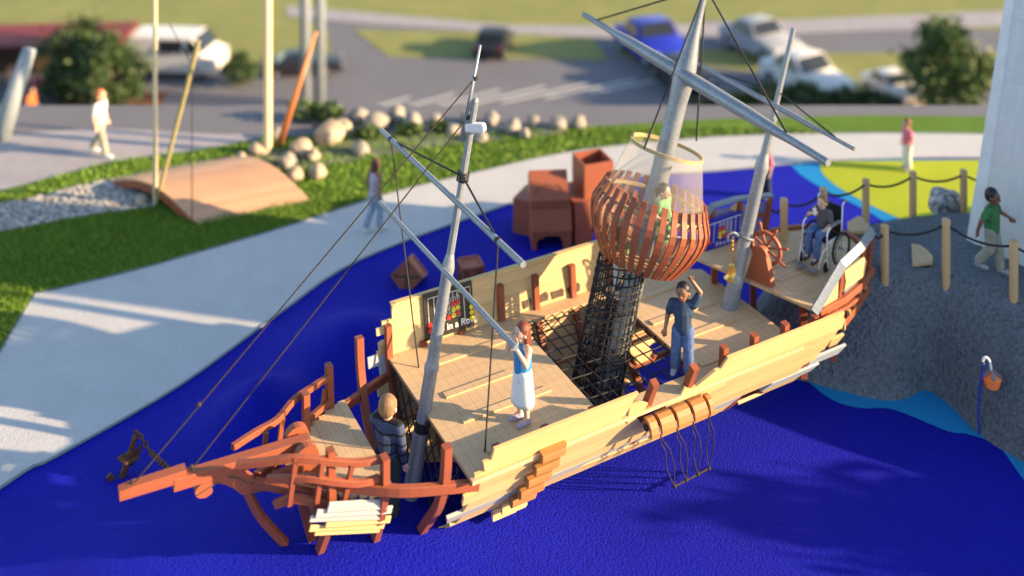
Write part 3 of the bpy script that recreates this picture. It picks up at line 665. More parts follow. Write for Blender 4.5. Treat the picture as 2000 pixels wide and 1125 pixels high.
# bell on its chain
bt = PY(1431, 514, br0.y-.12); cb = PY(1421, 465, br0.y-.12); cb.x = bt.x
bl = thing('bell', 'polished brass bell hanging on a chain from the rear mast bracket', 'bell', (bt.x, bt.y, bt.z-.3))
m = MB(); m.lathe(bt, (0, 0, -1), [(.0, 0), (.03, .0), (.045, .03), (.075, .045), (.085, .1), (.095, .17), (.125, .235), (.15, .26), (.145, .27), (.10, .26)], 24); m.build('bell_body', 'brass', bl, True, 50)
def chain(mb, a, b, L, wd, r):
    a, b = Vector(a), Vector(b); dv = (b-a); n = max(2, int(dv.length/(L*.72))); d = dv.normalized(); o1 = d.orthogonal().normalized(); o2 = d.cross(o1)
    for i in range(n+1):
        c = a.lerp(b, i/n); o = o1 if i % 2 else o2; pts = []
        for k in range(13):
            t = 2*math.pi*k/12; cs, sn = math.cos(t), math.sin(t); pts.append(c+d*(L/2-wd/2)*(1 if cs > 0 else -1)*(1 if abs(cs) > .01 else 0)+d*cs*wd/2+o*sn*wd/2)
        mb.tube(pts, r, 5, caps=False)
m = MB(); chain(m, cb, bt, .05, .03, .008); m.build('chain', 'brass', bl)

# ------------------------------------------------------------------ ropes
def rope(label, pts, r=.014, mat='rope_black', name='rigging_rope', knots=(), group='ropes rigged to the masts'):
    o = thing(name, label, 'rope', tuple(pts[0])); m = MB(); m.tube(pts, r, 7)
    m.build('rope_line', mat, o)
    if knots:
        for q in knots: m = MB(); m.ball(q, r*3.2, 6, 5); m.build('knot', mat, o)
    if group: o['group'] = group
t1, t2 = PY(928, 152, f(247).y+.07), PY(913, 229, f(247).y+.02)
rope('long dark rope from the bowsprit tip up to the topmast of the front mast', [Pu(258, 945, 0)+Vector((0, 0, -.02)), t1], .0105, 'rope_brown', knots=[Pu(258, 945, 0), Pu(258, 945, 0).lerp(t1, .17)])
rope('long dark rope from mid bowsprit to just above the front mast cross piece', [Pu(374, 912, 0)+Vector((0, 0, -.03)), t2], .0105, 'rope_brown', knots=[Pu(374, 912, 0)])
fl = f(345)
rope('black rope from the left end of the upper front yard to the mast lashing', [ya.lerp(yb, .09), fl], .016)
rope('black rope from the front mast lashing down to the right yard end', [fl, ya.lerp(yb, .86)], .016)
rope('black rope hanging from the left yard end to the fore deck', sag(ya.lerp(yb, .09), P(818, 718, 1.6), 0.02), .013)
rope('black rope hanging from the right yard end to the fore deck beside the girl', sag(ya.lerp(yb, .86), P(947, 882, 1.6), 0.02), .013)
tp = on_axis(MA, MBp, -24)
rope('black rope from the left end of the big yard up to the masthead', [MY[0].lerp(MY[1], .075)+Vector((0, 0, .05)), tp], .017)
rope('black rope from the masthead down to the right part of the big yard', [tp, MY[0].lerp(MY[1], .87)+Vector((0, 0, .07))], .017)
HO = g(290); HOOP_R = .62; hd_ = (MBp-MA).normalized()
rope('black rope from the masthead to the left rim of the basket hoop', [tp, PY(1258, 291, HO.y-.42)], .017)
rope('black rope from the masthead to the back rim of the basket hoop', [tp, PY(1360, 275, HO.y+.42)], .017)
rope('black rope from the rear mast to the left part of its yard', [h(180), Ps(1388, 138, sz)], .013)
rope('black rope from the rear mast to the right part of its yard', [h(180), Ps(1632, 268, sz)], .013)

# ------------------------------------------------------------------ crow's nest
nc, nu = g(495), g(388)
ax = hd_
e1 = Vector((ax.z, 0, -ax.x)).normalized(); e2 = ax.cross(e1)
def ringpt(c, r, a): return c+(e1*math.cos(a)+e2*math.sin(a))*r
nest = thing('crows_nest', "round crow's nest basket of bent red slats with net screen on the main mast", 'lookout basket', tuple(nc))
Ltot = (nu-nc).length
def rad(t): return .60+.37*math.sin(min(1, max(0, (t+.18)/1.15))*math.pi*.62)-(max(0, t-.72))*.28
NS = 32
for k in range(NS):
    a = 2*math.pi*k/NS; m = MB(); rings = []
    for j in range(11):
        t = -.14+1.28*j/10; c = nc.lerp(nu, t); r = rad(t)+.02; o = (e1*math.cos(a)+e2*math.sin(a)); tn = ax.cross(o)
        hw = .055*(1.0-.25*abs(t-.5))
        rings.append([c+o*r-tn*hw, c+o*r+tn*hw, c+o*(r+.03)+tn*hw, c+o*(r+.03)-tn*hw])
    m.loft(rings); m.build('slat', 'redwood_up', nest)
for t, nm in ((-.02, 'hoop'), (.92, 'hoop')):
    m = MB(); m.ring(nc.lerp(nu, t), ax, rad(t)-.005, 0, 64, flat=(.02, .028)); m.build(nm, 'rope_tan', nest)
m = MB(); m.ring(HO, ax, HOOP_R, 0, 64, flat=(.012, .03)); m.build('top_hoop', 'rope_tan', nest)
m = MB(); m.ring(nc.lerp(nu, -.02), ax, .42, .48*0+.24, 40, flat=(.25, .012)); m.build('basket_floor', 'pine_board', nest)
m = MB(); m.ring(nc.lerp(nu, .62)+e1*-.05, ax, .68, .016, 40, 6, a0=R(120), a1=R(330)); m.build('hand_rope', 'steel_cap', nest)
# net screen with its own uv
def uvcone(name, levels, nseg, mat, parent, su, sv):
    me = bpy.data.meshes.new(name); M = inv_of(parent); vs = []; fs = []; uv = []
    for c, r in levels:
        for k in range(nseg+1): vs.append(tuple(M @ ringpt(c, r, 2*math.pi*k/nseg)))
    for i in range(len(levels)-1):
        for k in range(nseg):
            a = i*(nseg+1)+k; fs.append((a, a+1, a+nseg+2, a+nseg+1)); uv += [(k/nseg*su, i*sv), ((k+1)/nseg*su, i*sv), ((k+1)/nseg*su, (i+1)*sv), (k/nseg*su, (i+1)*sv)]
    me.from_pydata(vs, [], fs); l_ = me.uv_layers.new()
    for i, q in enumerate(uv): l_.data[i].uv = q
    me.materials.append(MATS[mat]); o = bpy.data.objects.new(name, me); C.objects.link(o); o.parent = parent; return o
lv = [(nc.lerp(nu, t), rad(t)-.035) for t in (-.02, .2, .45, .7, .92)]+[(nu.lerp(HO, t), lerp(rad(1.)-.035, HOOP_R, t)) for t in (.33, .66, 1.)]
uvcone('net_screen', lv, 72, 'mesh_screen', nest, 3.2, .16)

# climbing tunnel of black rope
TT, TB = nc+Vector((-.30, -.02, -.05)), S(3.2, -.02, 0.05)+Vector((-.30, 0, 0))
tun = thing('net_tunnel', 'tall black rope tunnel net hanging from the basket down through the hatch', 'climbing net', tuple(TB))
dt = (TT-TB); tr = .40
m = MB()
for k in range(24):
    a = 2*math.pi*k/24; m.tube([TB+(Vector((math.cos(a), math.sin(a), 0)))*tr*1.05, TT+Vector((math.cos(a), math.sin(a), 0))*tr], .013, 6)
m.build('upright_rope', 'rope_black', tun)
m = MB()
for j in range(23): m.ring(TB.lerp(TT, j/22.), (0.1*math.sin(j), 0, 1), tr*1.02, .013, 30, 6)
m.build('ring_rope', 'rope_black', tun)
m = MB()
for j in range(12):
    c = TB.lerp(TT, .05+j*.078)
    for k in range(3):
        a = random.uniform(0, 6.28); p0 = c+Vector((math.cos(a), math.sin(a), 0))*tr; a2 = a+random.uniform(2, 4); p1 = c+Vector((math.cos(a2)*tr, math.sin(a2)*tr, random.uniform(-.05, .25))); m.tube(sag(p0, p1, .04, 6), .015, 6)
m.build('step_rope', 'rope_black', tun)

# ------------------------------------------------------------------ roller with rope ladder on the near side
rl = thing('rope_ladder', 'rope ladder hanging from four brown rollers on the broken hull side', 'rope ladder', tuple(S(3.4, 1.7, 0)))
R0, R1 = Pu(1262, 828, 1.58), Pu(1368, 786, 1.58); dr = (R1-R0)
segs = [(0, .14), (.19, .44), (.49, .73), (.78, 1.03)]
segs = [(-.03, .10), (.16, .40), (.46, .70), (.76, 1.0)]
un = (S(0, 1, 0)-S(0, 0, 0))
prof = [(-.02, .10), (.05, .115), (.12, .09), (.17, .03), (.19, -.05), (.185, -.12), (.15, -.12), (.13, -.05), (.0, .0)]
for a, b in segs+[(1.05, 1.13)]:
    m = MB(); m.loft([[R0+dr*t+un*u+Vector((0, 0, z)) for u, z in prof] for t in (a, b)]); m.build('roller', 'tan_wood', rl)
m = MB(); m.tube([R0-dr*.06+un*.06, R1+dr*.12+un*.06], .05, 10); m.build('axle', 'black', rl)
bar0, bar1 = P(1318, 950, .12), P(1385, 915, .12)
m = MB(); m.tube([bar0, bar1], .013, 6)
for k in range(4): m.ball(bar0.lerp(bar1, k/3), .032, 8, 5)
m.build('bottom_bar', 'rope_brown', rl)
m = MB()
for k, t in enumerate((.13, .43, .73, 1.025)):
    q = R0+dr*t+un*.17+Vector((0, 0, -.1)); bb = bar0.lerp(bar1, k/3)
    for sg in (-1, 1): m.tube([q, q.lerp(bb, .15)+dr.normalized()*.03*sg+Vector((0,0,0)), q.lerp(bb, .3)+dr.normalized()*(.05+.04*sg), q.lerp(bb, .62)+dr.normalized()*(.02+.075*sg), q.lerp(bb, .85)+dr.normalized()*.03*sg, bb], .009, 5)
m.build('ladder_rope', 'rope_brown', rl)

# ------------------------------------------------------------------ game boards
def text_mesh(txt, size, name, mat, parent, M):
    cu = bpy.data.curves.new(name, 'FONT'); cu.body = txt; cu.size = size; cu.extrude = .002; cu.offset = size*.012
    o = bpy.data.objects.new(name, cu); C.objects.link(o); bpy.context.view_layer.update()
    me = bpy.data.meshes.new_from_object(o.evaluated_get(bpy.context.evaluated_depsgraph_get())); bpy.data.objects.remove(o)
    me.transform(inv_of(parent) @ M); me.materials.append(MATS[mat]); r = bpy.data.objects.new(name, me); C.objects.link(r); r.parent = parent; return r
def board(label, tl, tr_, bl_, back, mat, lines, discs, loops, tpos, tsize, nrm, txt='3 in a Row'):
    tl, tr_, bl_ = Vector(tl), Vector(tr_), Vector(bl_); X, Yv = tr_-tl, bl_-tl; nrm = Vector(nrm).normalized()
    W = lambda a, b, o=0.: tl+X*a+Yv*b+nrm*o
    root = thing('game_board', label, 'game board', tuple(W(.5, 1)))
    m = MB(); m.prism([W(0, 0), W(1, 0), W(1, 1), W(0, 1)], -nrm*.03); m.build('board', mat, root)
    m = MB()
    for q in lines: m.tube([W(a, b, .004) for a, b in q], .0065, 5)
    m.build('bead_rod', 'white_paint', root)
    m = MB()
    for a, b, r, a0, a1 in loops:
        m.tube([W(a+r*math.cos(R(t)), b+r*1.15*math.sin(R(t)), .003) for t in range(a0, a1+1, 20)], .003, 4)
    m.build('guide_line', 'white_paint', root)
    rd = X.length*.043
    for a, b, col in discs: m = MB(); m.tube([W(a, b, .006), W(a, b, .022)], rd, 18); m.build('bead', col, root)
    x_, y_ = X.normalized(), -Yv.normalized(); M = Matrix((x_, y_, nrm)).transposed().to_4x4(); M.translation = W(*tpos, .004)
    text_mesh(txt, tsize, 'lettering', 'white_paint', root, M)
    return root
nin = S(0, 1, .17)-S(0, 0, 0)
V9 = lambda a, t, b: [(a, t), (a, b)]
board('black three in a row bead board on the far bulwark behind the front mast', S(.66, -1.545, 2.37), S(1.55, -1.545, 2.37), S(.66, -1.43, 1.66), 0, 'board_black',
      [[(.08, .65), (.08, .12), (.95, .12), (.95, .6)], V9(.2, .12, .85), V9(.41, .15, .58), V9(.5, .15, .58), V9(.59, .15, .58), V9(.68, .15, .58), V9(.81, .12, .83)],
      [(.09, .68, 'red'), (.09, .80, 'red'), (.73, .12, 'yellow'), (.58, .38, 'red'), (.58, .50, 'yellow'), (.58, .62, 'yellow'), (.67, .36, 'red'), (.67, .48, 'yellow'), (.67, .60, 'red'), (.48, .64, 'red'), (.95, .56, 'yellow'), (.95, .68, 'yellow'), (.95, .80, 'yellow')],
      [(c, r_, .045, 0, 360) for c in (.41, .5, .59, .68) for r_ in (.28, .4, .52, .63)], (.30, .90), .15, nin)
board('blue three in a row bead board behind the rear mast', Pu(1385, 430, -.9), Pu(1450, 412, -.9), Pu(1381, 490, -.9), 0, 'board_blue',
      [[(.0, .17), (.95, .10), (.95, .6)], V9(.17, .14, .8), V9(.34, .13, .6), V9(.45, .13, .6), V9(.56, .13, .6), V9(.67, .13, .6), V9(.81, .12, .8)],
      [(.05, .75, 'red'), (.34, .39, 'red'), (.34, .52, 'yellow'), (.34, .65, 'yellow'), (.45, .38, 'red'), (.45, .51, 'yellow'), (.45, .65, 'red'), (.56, .63, 'red'), (.67, .62, 'yellow')],
      [(c, r_, .045, 0, 360) for c in (.34, .45, .56, .67) for r_ in (.26, .39, .52, .64)], (.24, .92), .105, nin)

# ship's wheel
wc = PY(1486, 548, 18.25); wz = 2.0
sw = thing('ships_wheel', "dark red ship's wheel on a tapered wooden stand on the quarter deck", "ship's wheel", (wc.x, 18.25, wz))
wn = Vector((.66, .75, 0)); wt = Vector((.75, -.66, 0)); b0 = Vector((P(1483, 553, 2.).x, P(1483, 553, 2.).y, 2.0))
m = MB(); out = [(-.27, 0), (.24, 0), (.13, .48)]+[(.0+.14*math.cos(R(t)), .50+.14*math.sin(R(t))) for t in range(10, 171, 20)]+[(-.13, .48)]
m.prism([b0+wt*a+Vector((0, 0, b)) for a, b in out], wn*.13); m.build('stand', 'crate_wood', sw)
hub = b0+wn*.24+Vector((0, 0, .52)); m = MB(); m.tube([hub-wn*.12, hub+wn*.05], .06, 16); m.build('hub', 'crate_wood', sw, True, 40)
m = MB(); m.ring(hub, wn, .27, 0, 36, flat=(.03, .025)); m.build('rim', 'crate_wood', sw)
for k in range(8):
    a = 2*math.pi*(k+.35)/8; dd = wt*math.cos(a)+Vector((0, 0, 1))*math.sin(a); m = MB(); m.tube([hub+dd*.04, hub+dd*.15, hub+dd*.26, hub+dd*.31, hub+dd*.36, hub+dd*.42, hub+dd*.44], [.02, .026, .02, .016, .026, .026, .014], 10); m.build('spoke', 'crate_wood', sw, True)

# ------------------------------------------------------------------ people
plain('skin_light', (.62, .38, .27), .5, 0, .04); plain('skin_pale', (.60, .42, .32), .5, 0, .04); plain('skin_brown', (.17, .075, .04), .45, 0, .05); plain('skin_tan', (.27, .13, .07), .45, 0, .05)
plain('hair_brown', (.12, .055, .025), .6, 0, .3, 40, .4); plain('hair_red', (.16, .04, .018), .5, 0, .3, 40, .4); plain('hair_black', (.012, .010, .014), .5); plain('hair_blond', (.24, .14, .065), .6, 0, .3, 40, .4); plain('hair_ginger', (.45, .13, .05), .6)
plain('denim', (.07, .13, .30), .8, 0, .35, 14, .4); plain('denim_pale', (.25, .34, .46), .8, 0, .25, 14, .4); plain('navy_shirt', (.018, .045, .10), .75, 0, .2, 8, .3); plain('green_shirt', (.03, .16, .05), .75, 0, .2, 9, .4)
plain('blue_top', (.02, .20, .50), .6, 0, .12, 8, .3); plain('cargo', (.30, .30, .25), .85, 0, .28, 7, .4); plain('dark_trousers', (.015, .028, .04), .8); plain('grey_shirt', (.09, .09, .10), .8, 0, .4, 30, .4)
plain('white_cloth', (.68, .68, .66), .8, 0, .06); plain('green_dress', (.13, .34, .13), .8, 0, .15); plain('shoe_grey', (.30, .33, .40), .6, 0, .3, 30); plain('shoe_lilac', (.42, .40, .55), .6, 0, .15, 30)
plain('shoe_dark', (.04, .05, .065), .6, 0, .5, 40); plain('pink_cloth', (.65, .16, .25), .8); plain('eye', (.02, .015, .012), .2); plain('lips', (.35, .09, .07), .5); plain('teal_cloth', (.1, .35, .33), .8); plain('sole', (.6, .6, .6), .7)
def stripes(name, a, b, step, frac):
    m, n, p = newmat(name); sx = n.nodes.new('ShaderNodeSeparateXYZ'); link(n, coords(n), sx.inputs[0])
    d = n.nodes.new('ShaderNodeMath'); d.operation = 'DIVIDE'; d.inputs[1].default_value = step; link(n, sx.outputs[2], d.inputs[0])
    fr = n.nodes.new('ShaderNodeMath'); fr.operation = 'FRACT'; link(n, d.outputs[0], fr.inputs[0])
    lt = n.nodes.new('ShaderNodeMath'); lt.operation = 'LESS_THAN'; lt.inputs[1].default_value = frac; link(n, fr.outputs[0], lt.inputs[0])
    link(n, mixc(n, lt.outputs[0], a, b), p.inputs['Base Color']); p.inputs['Roughness'].default_value = .8
stripes('striped_navy', (.035, .06, .125), (.005, .006, .010), .14, .24); stripes('striped_tank', (.62, .58, .60), (.20, .14, .28), .04, .45)
def printed(name, a, b):
    m, n, p = newmat(name); f = noise_n(n, coords(n), 11, 6, .75)
    link(n, ramp(n, f, [(.60, a), (.66, b)]), p.inputs['Base Color']); p.inputs['Roughness'].default_value = .8
printed('printed_skirt', (.66, .70, .76), (.22, .30, .50))
REM = []
def remesh(o, vox, it=2):
    r = o.modifiers.new('r', 'REMESH'); r.mode = 'VOXEL'; r.voxel_size = vox; r.use_smooth_shade = True
    s_ = o.modifiers.new('s', 'SMOOTH'); s_.factor = .6; s_.iterations = it; REM.append(o); return o
def person(label, loc, h, face, J, top=('navy_shirt', .0), legs='denim', skin='skin_brown', hair=('hair_black', 'short'), shoe='shoe_grey', sleeve=.45, skirt=None, group=None, vox=1., wide=1., rot_head=0., grip=None, fat=1.2):
    """joints in units of body height; the figure faces local -Y; face = bearing of its gaze in degrees"""
    root = thing('person', label, 'person', loc, R(face+90), group)
    M = Matrix.Translation(loc) @ Matrix.Rotation(R(face+90), 4, 'Z')
    D = dict(pel=(0, 0, .50), che=(0, 0, .70), nek=(0, .0, .815), hed=(0, -.012, .90),
             shL=(.112*wide, 0, .775), elL=(.15, .015, .625), wrL=(.155, -.03, .49), haL=(.155, -.05, .44),
             shR=(-.112*wide, 0, .775), elR=(-.15, .015, .625), wrR=(-.155, -.03, .49), haR=(-.155, -.05, .44),
             hpL=(.052, 0, .49), knL=(.06, -.01, .275), anL=(.062, .012, .05), toL=(.07, -.085, .018),
             hpR=(-.052, 0, .49), knR=(-.06, -.01, .275), anR=(-.062, .012, .05), toR=(-.07, -.085, .018))
    D.update(J); D = {k: Vector(v) for k, v in D.items()}
    W = lambda q: M @ (Vector(q)*h)
    def mk(prims, name, mat, v=.011, it=2):
        mb = MB()
        for p in prims:
            if p[0] == 'c': mb.cap(W(p[1]), W(p[2]), p[3]*h*fat, p[4]*h*fat)
            else:
                rt = (M.to_3x3() @ p[3]) if len(p) > 3 else M.to_3x3()
                mb.ball(W(p[1]), tuple(q*h*fat for q in p[2]), 14, 10, rt)
        return remesh(mb.build(name, mat, root), v*vox, it)
    hr = Matrix.Rotation(R(rot_head), 3, 'Z'); hd = D['hed']; HV = lambda x, y, z: hd+hr @ Vector((x, y, z))*fat
    B = [('c', D['pel'], D['che'], .062, .068), ('e', D['che'], (.088, .058, .10)), ('e', D['pel'], (.078, .06, .06)), ('c', D['shL'], D['shR'], .034, .034),
         ('c', (D['nek']+D['che'])*.5, hd, .032, .030), ('e', HV(0, 0, .012), (.057, .066, .070), hr), ('e', HV(0, -.022, -.030), (.040, .040, .038), hr),
         ('c', HV(0, -.060, .004), HV(0, -.072, -.012), .008, .011), ('e', HV(.058, 0, -.003), (.010, .014, .020), hr), ('e', HV(-.058, 0, -.003), (.010, .014, .020), hr)]
    for sd in 'LR':
        sh, el, wr, ha, hp, kn, an, to = (D[a+sd] for a in ('sh', 'el', 'wr', 'ha', 'hp', 'kn', 'an', 'to')); 
        B += [('c', sh, el, .031, .024), ('c', el, wr, .024, .016), ('c', hp, kn, .052, .035), ('c', kn, an, .035, .022), ('c', an, to, .025, .020)]
        d = (ha-wr).normalized(); sgn = 1 if sd == 'L' else -1; tn = d.cross(Vector((0, 1, .3))).normalized(); nn = d.cross(tn)
        pc = wr+d*.028; B.append(('c', wr+d*.008, wr+d*.040, .017, .019))
        for q, (off, ln) in enumerate(((-.019, .034), (-.0065, .041), (.006, .038), (.0185, .028))):
            a = wr+d*.045+tn*off; b = a+d*ln*.55+nn*.004*sgn; B += [('c', a, b, .0066, .006), ('c', b, b+d*ln*.42+nn*.016*sgn, .006, .0048)]
        a = wr+d*.018-tn*.018; B += [('c', a, a-tn*.016+d*.018, .0078, .0066), ('c', a-tn*.016+d*.018, a-tn*.018+d*.036, .0066, .005)]
    mk(B, 'body', skin, .0088, 1)
    # clothes
    if top:
        tm, low = top[0], D['pel']
        T = [('c', D['pel']+Vector((0, 0, .02)), D['che'], .078, .080), ('e', D['che'], (.098, .067, .105)), ('e', D['pel']+Vector((0, 0, .02)), (.088, .069, .055))]
        if sleeve > 0:
            T.append(('c', D['shL'], D['shR'], .041, .041))
            for sd in 'LR':
                sh, el, wr = D['sh'+sd], D['el'+sd], D['wr'+sd]; T.append(('c', sh, sh.lerp(el, min(1, sleeve*1.6)), .041, .036 if sleeve < .9 else .031))
                if sleeve > .9: T.append(('c', el, el.lerp(wr, .92), .031, .024))
        else: T.append(('c', D['shL']*.7+D['shR']*.3, D['shR']*.7+D['shL']*.3, .034, .034))
        mk(T, 'shirt' if sleeve > 0 else 'top', tm, .012)
    if legs:
        T = [('e', D['pel'], (.084, .067, .058))]
        for sd in 'LR':
            hp, kn, an = (D[a+sd] for a in ('hp', 'kn', 'an')); T += [('c', hp, kn, .061, .049), ('c', kn, kn.lerp(an, .9), .049, .047)]
        mk(T, 'trousers', legs, .012)
    if skirt:
        mb = MB(); z0, z1, r0, r1, sm_, nm_ = skirt; c = D['pel']; prof = []
        rings = []
        for j in range(9):
            t = j/8; z = lerp(z0, z1, t); rr = lerp(r0, r1, t**.8); rr *= fat; rings.append([W((c.x*(1-t)+rr*(1+.05*math.sin(k*.9+j*.3)*t)*math.cos(2*math.pi*k/28)*1.1, c.y*(1-t)+rr*.85*math.sin(2*math.pi*k/28), z)) for k in range(28)])
        mb.loft(rings); mb.build(nm_, sm_, root, True)
    for sd in 'LR':
        an, to = D['an'+sd], D['to'+sd]; d = (to-an); d.z = 0; d = d.normalized() if d.length > .001 else Vector((0, -1, 0))
        base = Vector((an.x, an.y, to.z)); 
        mk([('c', base-d*.008+Vector((0, 0, .012)), base+d*.075+Vector((0, 0, .002)), .031, .027), ('c', an, base+d*.02+Vector((0, 0, .01)), .028, .028), ('c', base+d*.07, base+d*.10, .027, .023)], 'shoe', shoe, .010)
    # hair, eyes, mouth
    hm, st = hair; Hh = [('e', HV(0, .012, .028), (.064, .066, .066), hr), ('e', HV(0, .026, .006), (.060, .052, .062), hr), ('e', HV(0, -.012, .050), (.046, .036, .026), hr)]
    if st == 'bob': Hh += [('c', HV(.04, .02, .0), HV(.044, .02, -.055), .03, .024), ('c', HV(-.04, .02, .0), HV(-.044, .02, -.055), .03, .024), ('c', HV(0, .035, 0), HV(0, .04, -.06), .045, .04)]
    if st == 'long': Hh += [('c', HV(.02, .035, .0), HV(.025, .05, -.11), .04, .03), ('c', HV(-.02, .035, .0), HV(-.025, .05, -.11), .04, .03), ('c', HV(.045, .01, .01), HV(.045, .02, -.07), .024, .018), ('c', HV(-.045, .01, .01), HV(-.045, .02, -.07), .024, .018)]
    if st == 'tail': Hh += [('c', HV(0, .06, .02), HV(0, .085, .0), .02, .026), ('c', HV(0, .085, .0), HV(0, .095, -.08), .026, .012)]
    mk(Hh, 'hair', hm, .0095)
    for sg in (1, -1):
        mb = MB(); mb.ball(W(HV(.022*sg, -.0605, .006)), .0068*h, 8, 6); mb.build('eye', 'eye', root, True)
        mb = MB(); mb.cap(W(HV(.012*sg, -.064, .023)), W(HV(.034*sg, -.057, .024)), .0035*h, .0025*h, 6); mb.build('eyebrow', hm, root, True)
    mb = MB(); mb.cap(W(HV(-.014, -.0595, -.034)), W(HV(.014, -.0595, -.034)), .0045*h, .0045*h, 8); mb.build('mouth', 'lips', root, True)
    return root, W

# girl at the rail holding up a hand to her eye, facing the bow side
g1 = P(1021, 822, 1.6)
person('girl in a blue sleeveless top and white printed skirt, hands raised to her face', (g1.x, g1.y, 1.6), 1.44, -148,
       dict(elR=(-.13, -.10, .70), wrR=(-.065, -.115, .845), haR=(-.05, -.09, .885), elL=(.16, -.06, .665), wrL=(.075, -.135, .83), haL=(.06, -.11, .87), anR=(-.05, .0, .05), toR=(-.065, -.09, .018)),
       top=('blue_top',), legs=None, skin='skin_pale', hair=('hair_red', 'long'), shoe='shoe_lilac', sleeve=0, skirt=(.545, .20, .082, .112, 'printed_skirt', 'skirt'))
# boy with one arm up holding the basket
b1 = P(1334, 732, 1.6)
_, Wb = person('boy in a navy shirt and blue jeans reaching up to the basket', (b1.x, b1.y, 1.6), 1.44, -103,
       dict(elL=(.185, .03, .90), wrL=(.10, .02, 1.02), haL=(.075, .01, 1.06), elR=(-.165, .02, .63), wrR=(-.19, -.02, .49), haR=(-.195, -.035, .44), knR=(-.075, .01, .275), anR=(-.09, .06, .055), toR=(-.11, -.03, .02), knL=(.06, -.02, .27), anL=(.06, -.01, .045), toL=(.075, -.10, .018)),
       top=('navy_shirt',), legs='denim', skin='skin_tan', hair=('hair_black', 'short'), rot_head=-12)
# striped boy in the gap
s1_ = P(757, 1008, .36)
person('boy in a dark striped jersey seen from behind between the bow and the front net', (s1_.x, s1_.y, .36), 1.74, 62,
       dict(elL=(.19, -.05, .71), wrL=(.10, -.10, .83), haL=(.07, -.075, .875), elR=(-.15, .0, .62), wrR=(-.15, -.02, .485), haR=(-.15, -.04, .44)),
       top=('striped_navy',), legs='dark_trousers', skin='skin_light', hair=('hair_blond', 'short'), sleeve=1.0)
# woman on the path
w1 = P(733, 452, 0)
person('woman in a striped tank top and rolled up pale jeans walking on the path', (w1.x, w1.y, .014), 1.68, 50,
       dict(elL=(.125, .03, .63), wrL=(.115, -.01, .50), haL=(.11, -.02, .45), elR=(-.13, .05, .635), wrR=(-.14, .03, .50), haR=(-.14, .02, .45), knR=(-.045, -.05, .28), anR=(-.045, -.04, .055), toR=(-.05, -.12, .02), knL=(.05, .02, .28), anL=(.05, .13, .09), toL=(.055, .07, .03)),
       top=('striped_tank',), legs='denim_pale', skin='skin_tan', hair=('hair_brown', 'bob'), shoe='sole', sleeve=0, wide=.92, fat=1.0)
# boy in green on the hill
k1 = P(1937, 530, HZ+.03)
person('boy in a green shirt and baggy cargo trousers striding past the white tower', (k1.x, k1.y, HZ+.03), 1.50, -42,
       dict(elL=(.20, -.03, .66), wrL=(.25, -.12, .60), haL=(.27, -.155, .57), elR=(-.19, .06, .66), wrR=(-.20, .10, .53), haR=(-.205, .10, .485), knL=(.055, -.06, .28), anL=(.055, -.08, .055), toL=(.06, -.17, .02), knR=(-.055, .0, .29), anR=(-.055, .14, .10), toR=(-.06, .06, .055)),
       top=('green_shirt',), legs='cargo', skin='skin_brown', hair=('hair_black', 'short'), shoe='shoe_grey', sleeve=.4)
# girl in the basket, child in the tunnel
fz = nc.z+.02; n1 = PY(1296, 505, nc.y-.25)
person('girl with a ponytail in a green dress standing inside the basket', (n1.x, n1.y, fz-.02), 1.28, -38,
       dict(elR=(-.16, .03, .64), wrR=(-.12, -.06, .57), haR=(-.09, -.08, .555), elL=(.15, .02, .63), wrL=(.13, -.05, .50), haL=(.12, -.07, .46)),
       top=('green_dress',), legs=None, skin='skin_light', hair=('hair_black', 'tail'), sleeve=.35, skirt=(.56, .30, .08, .12, 'green_dress', 'skirt'))
c1 = PY(1214, 584, TT.y-.05)
person('child in pale green top and white trousers climbing inside the rope tunnel', tuple(c1), 1.2, 60,
       dict(elL=(.14, -.10, .82), wrL=(.10, -.16, .95), haL=(.09, -.17, 1.0), elR=(-.14, -.08, .72), wrR=(-.12, -.17, .80), haR=(-.12, -.19, .84), knR=(-.06, -.10, .34), anR=(-.06, -.05, .14), toR=(-.06, -.13, .12)),
       top=('green_dress',), legs='white_cloth', skin='skin_light', hair=('hair_brown', 'bob'), shoe='white_cloth')
# blurred people far off
q1 = P(195, 303, 0)
person('man with ginger hair in a cream shirt walking on the left paving', (q1.x, q1.y, 0), 1.75, -10,
       dict(knR=(-.055, -.08, .29), anR=(-.055, -.13, .06), toR=(-.06, -.22, .02), knL=(.055, .03, .28), anL=(.055, .16, .10), toL=(.06, .08, .05)), top=('white_cloth',), legs='cargo', skin='skin_light', hair=('hair_ginger', 'short'), shoe='white_paint', vox=1.6)
q2 = P(1497, 385, 0)
person('person in a pink top standing on the blue surface behind the rear mast', (q2.x, q2.y, 0.01), 1.3, 200, {}, top=('pink_cloth',), legs='dark_trousers', skin='skin_light', hair=('hair_blond', 'bob'), vox=1.6)
q3 = P(1772, 332, 0)
person('person in a pale pink outfit on the lime surface beyond the rope fence', (q3.x, q3.y, 0.02), 1.3, 190, {}, top=('pink_cloth',), legs='white_cloth', skin='skin_light', hair=('hair_red', 'short'), vox=1.6)

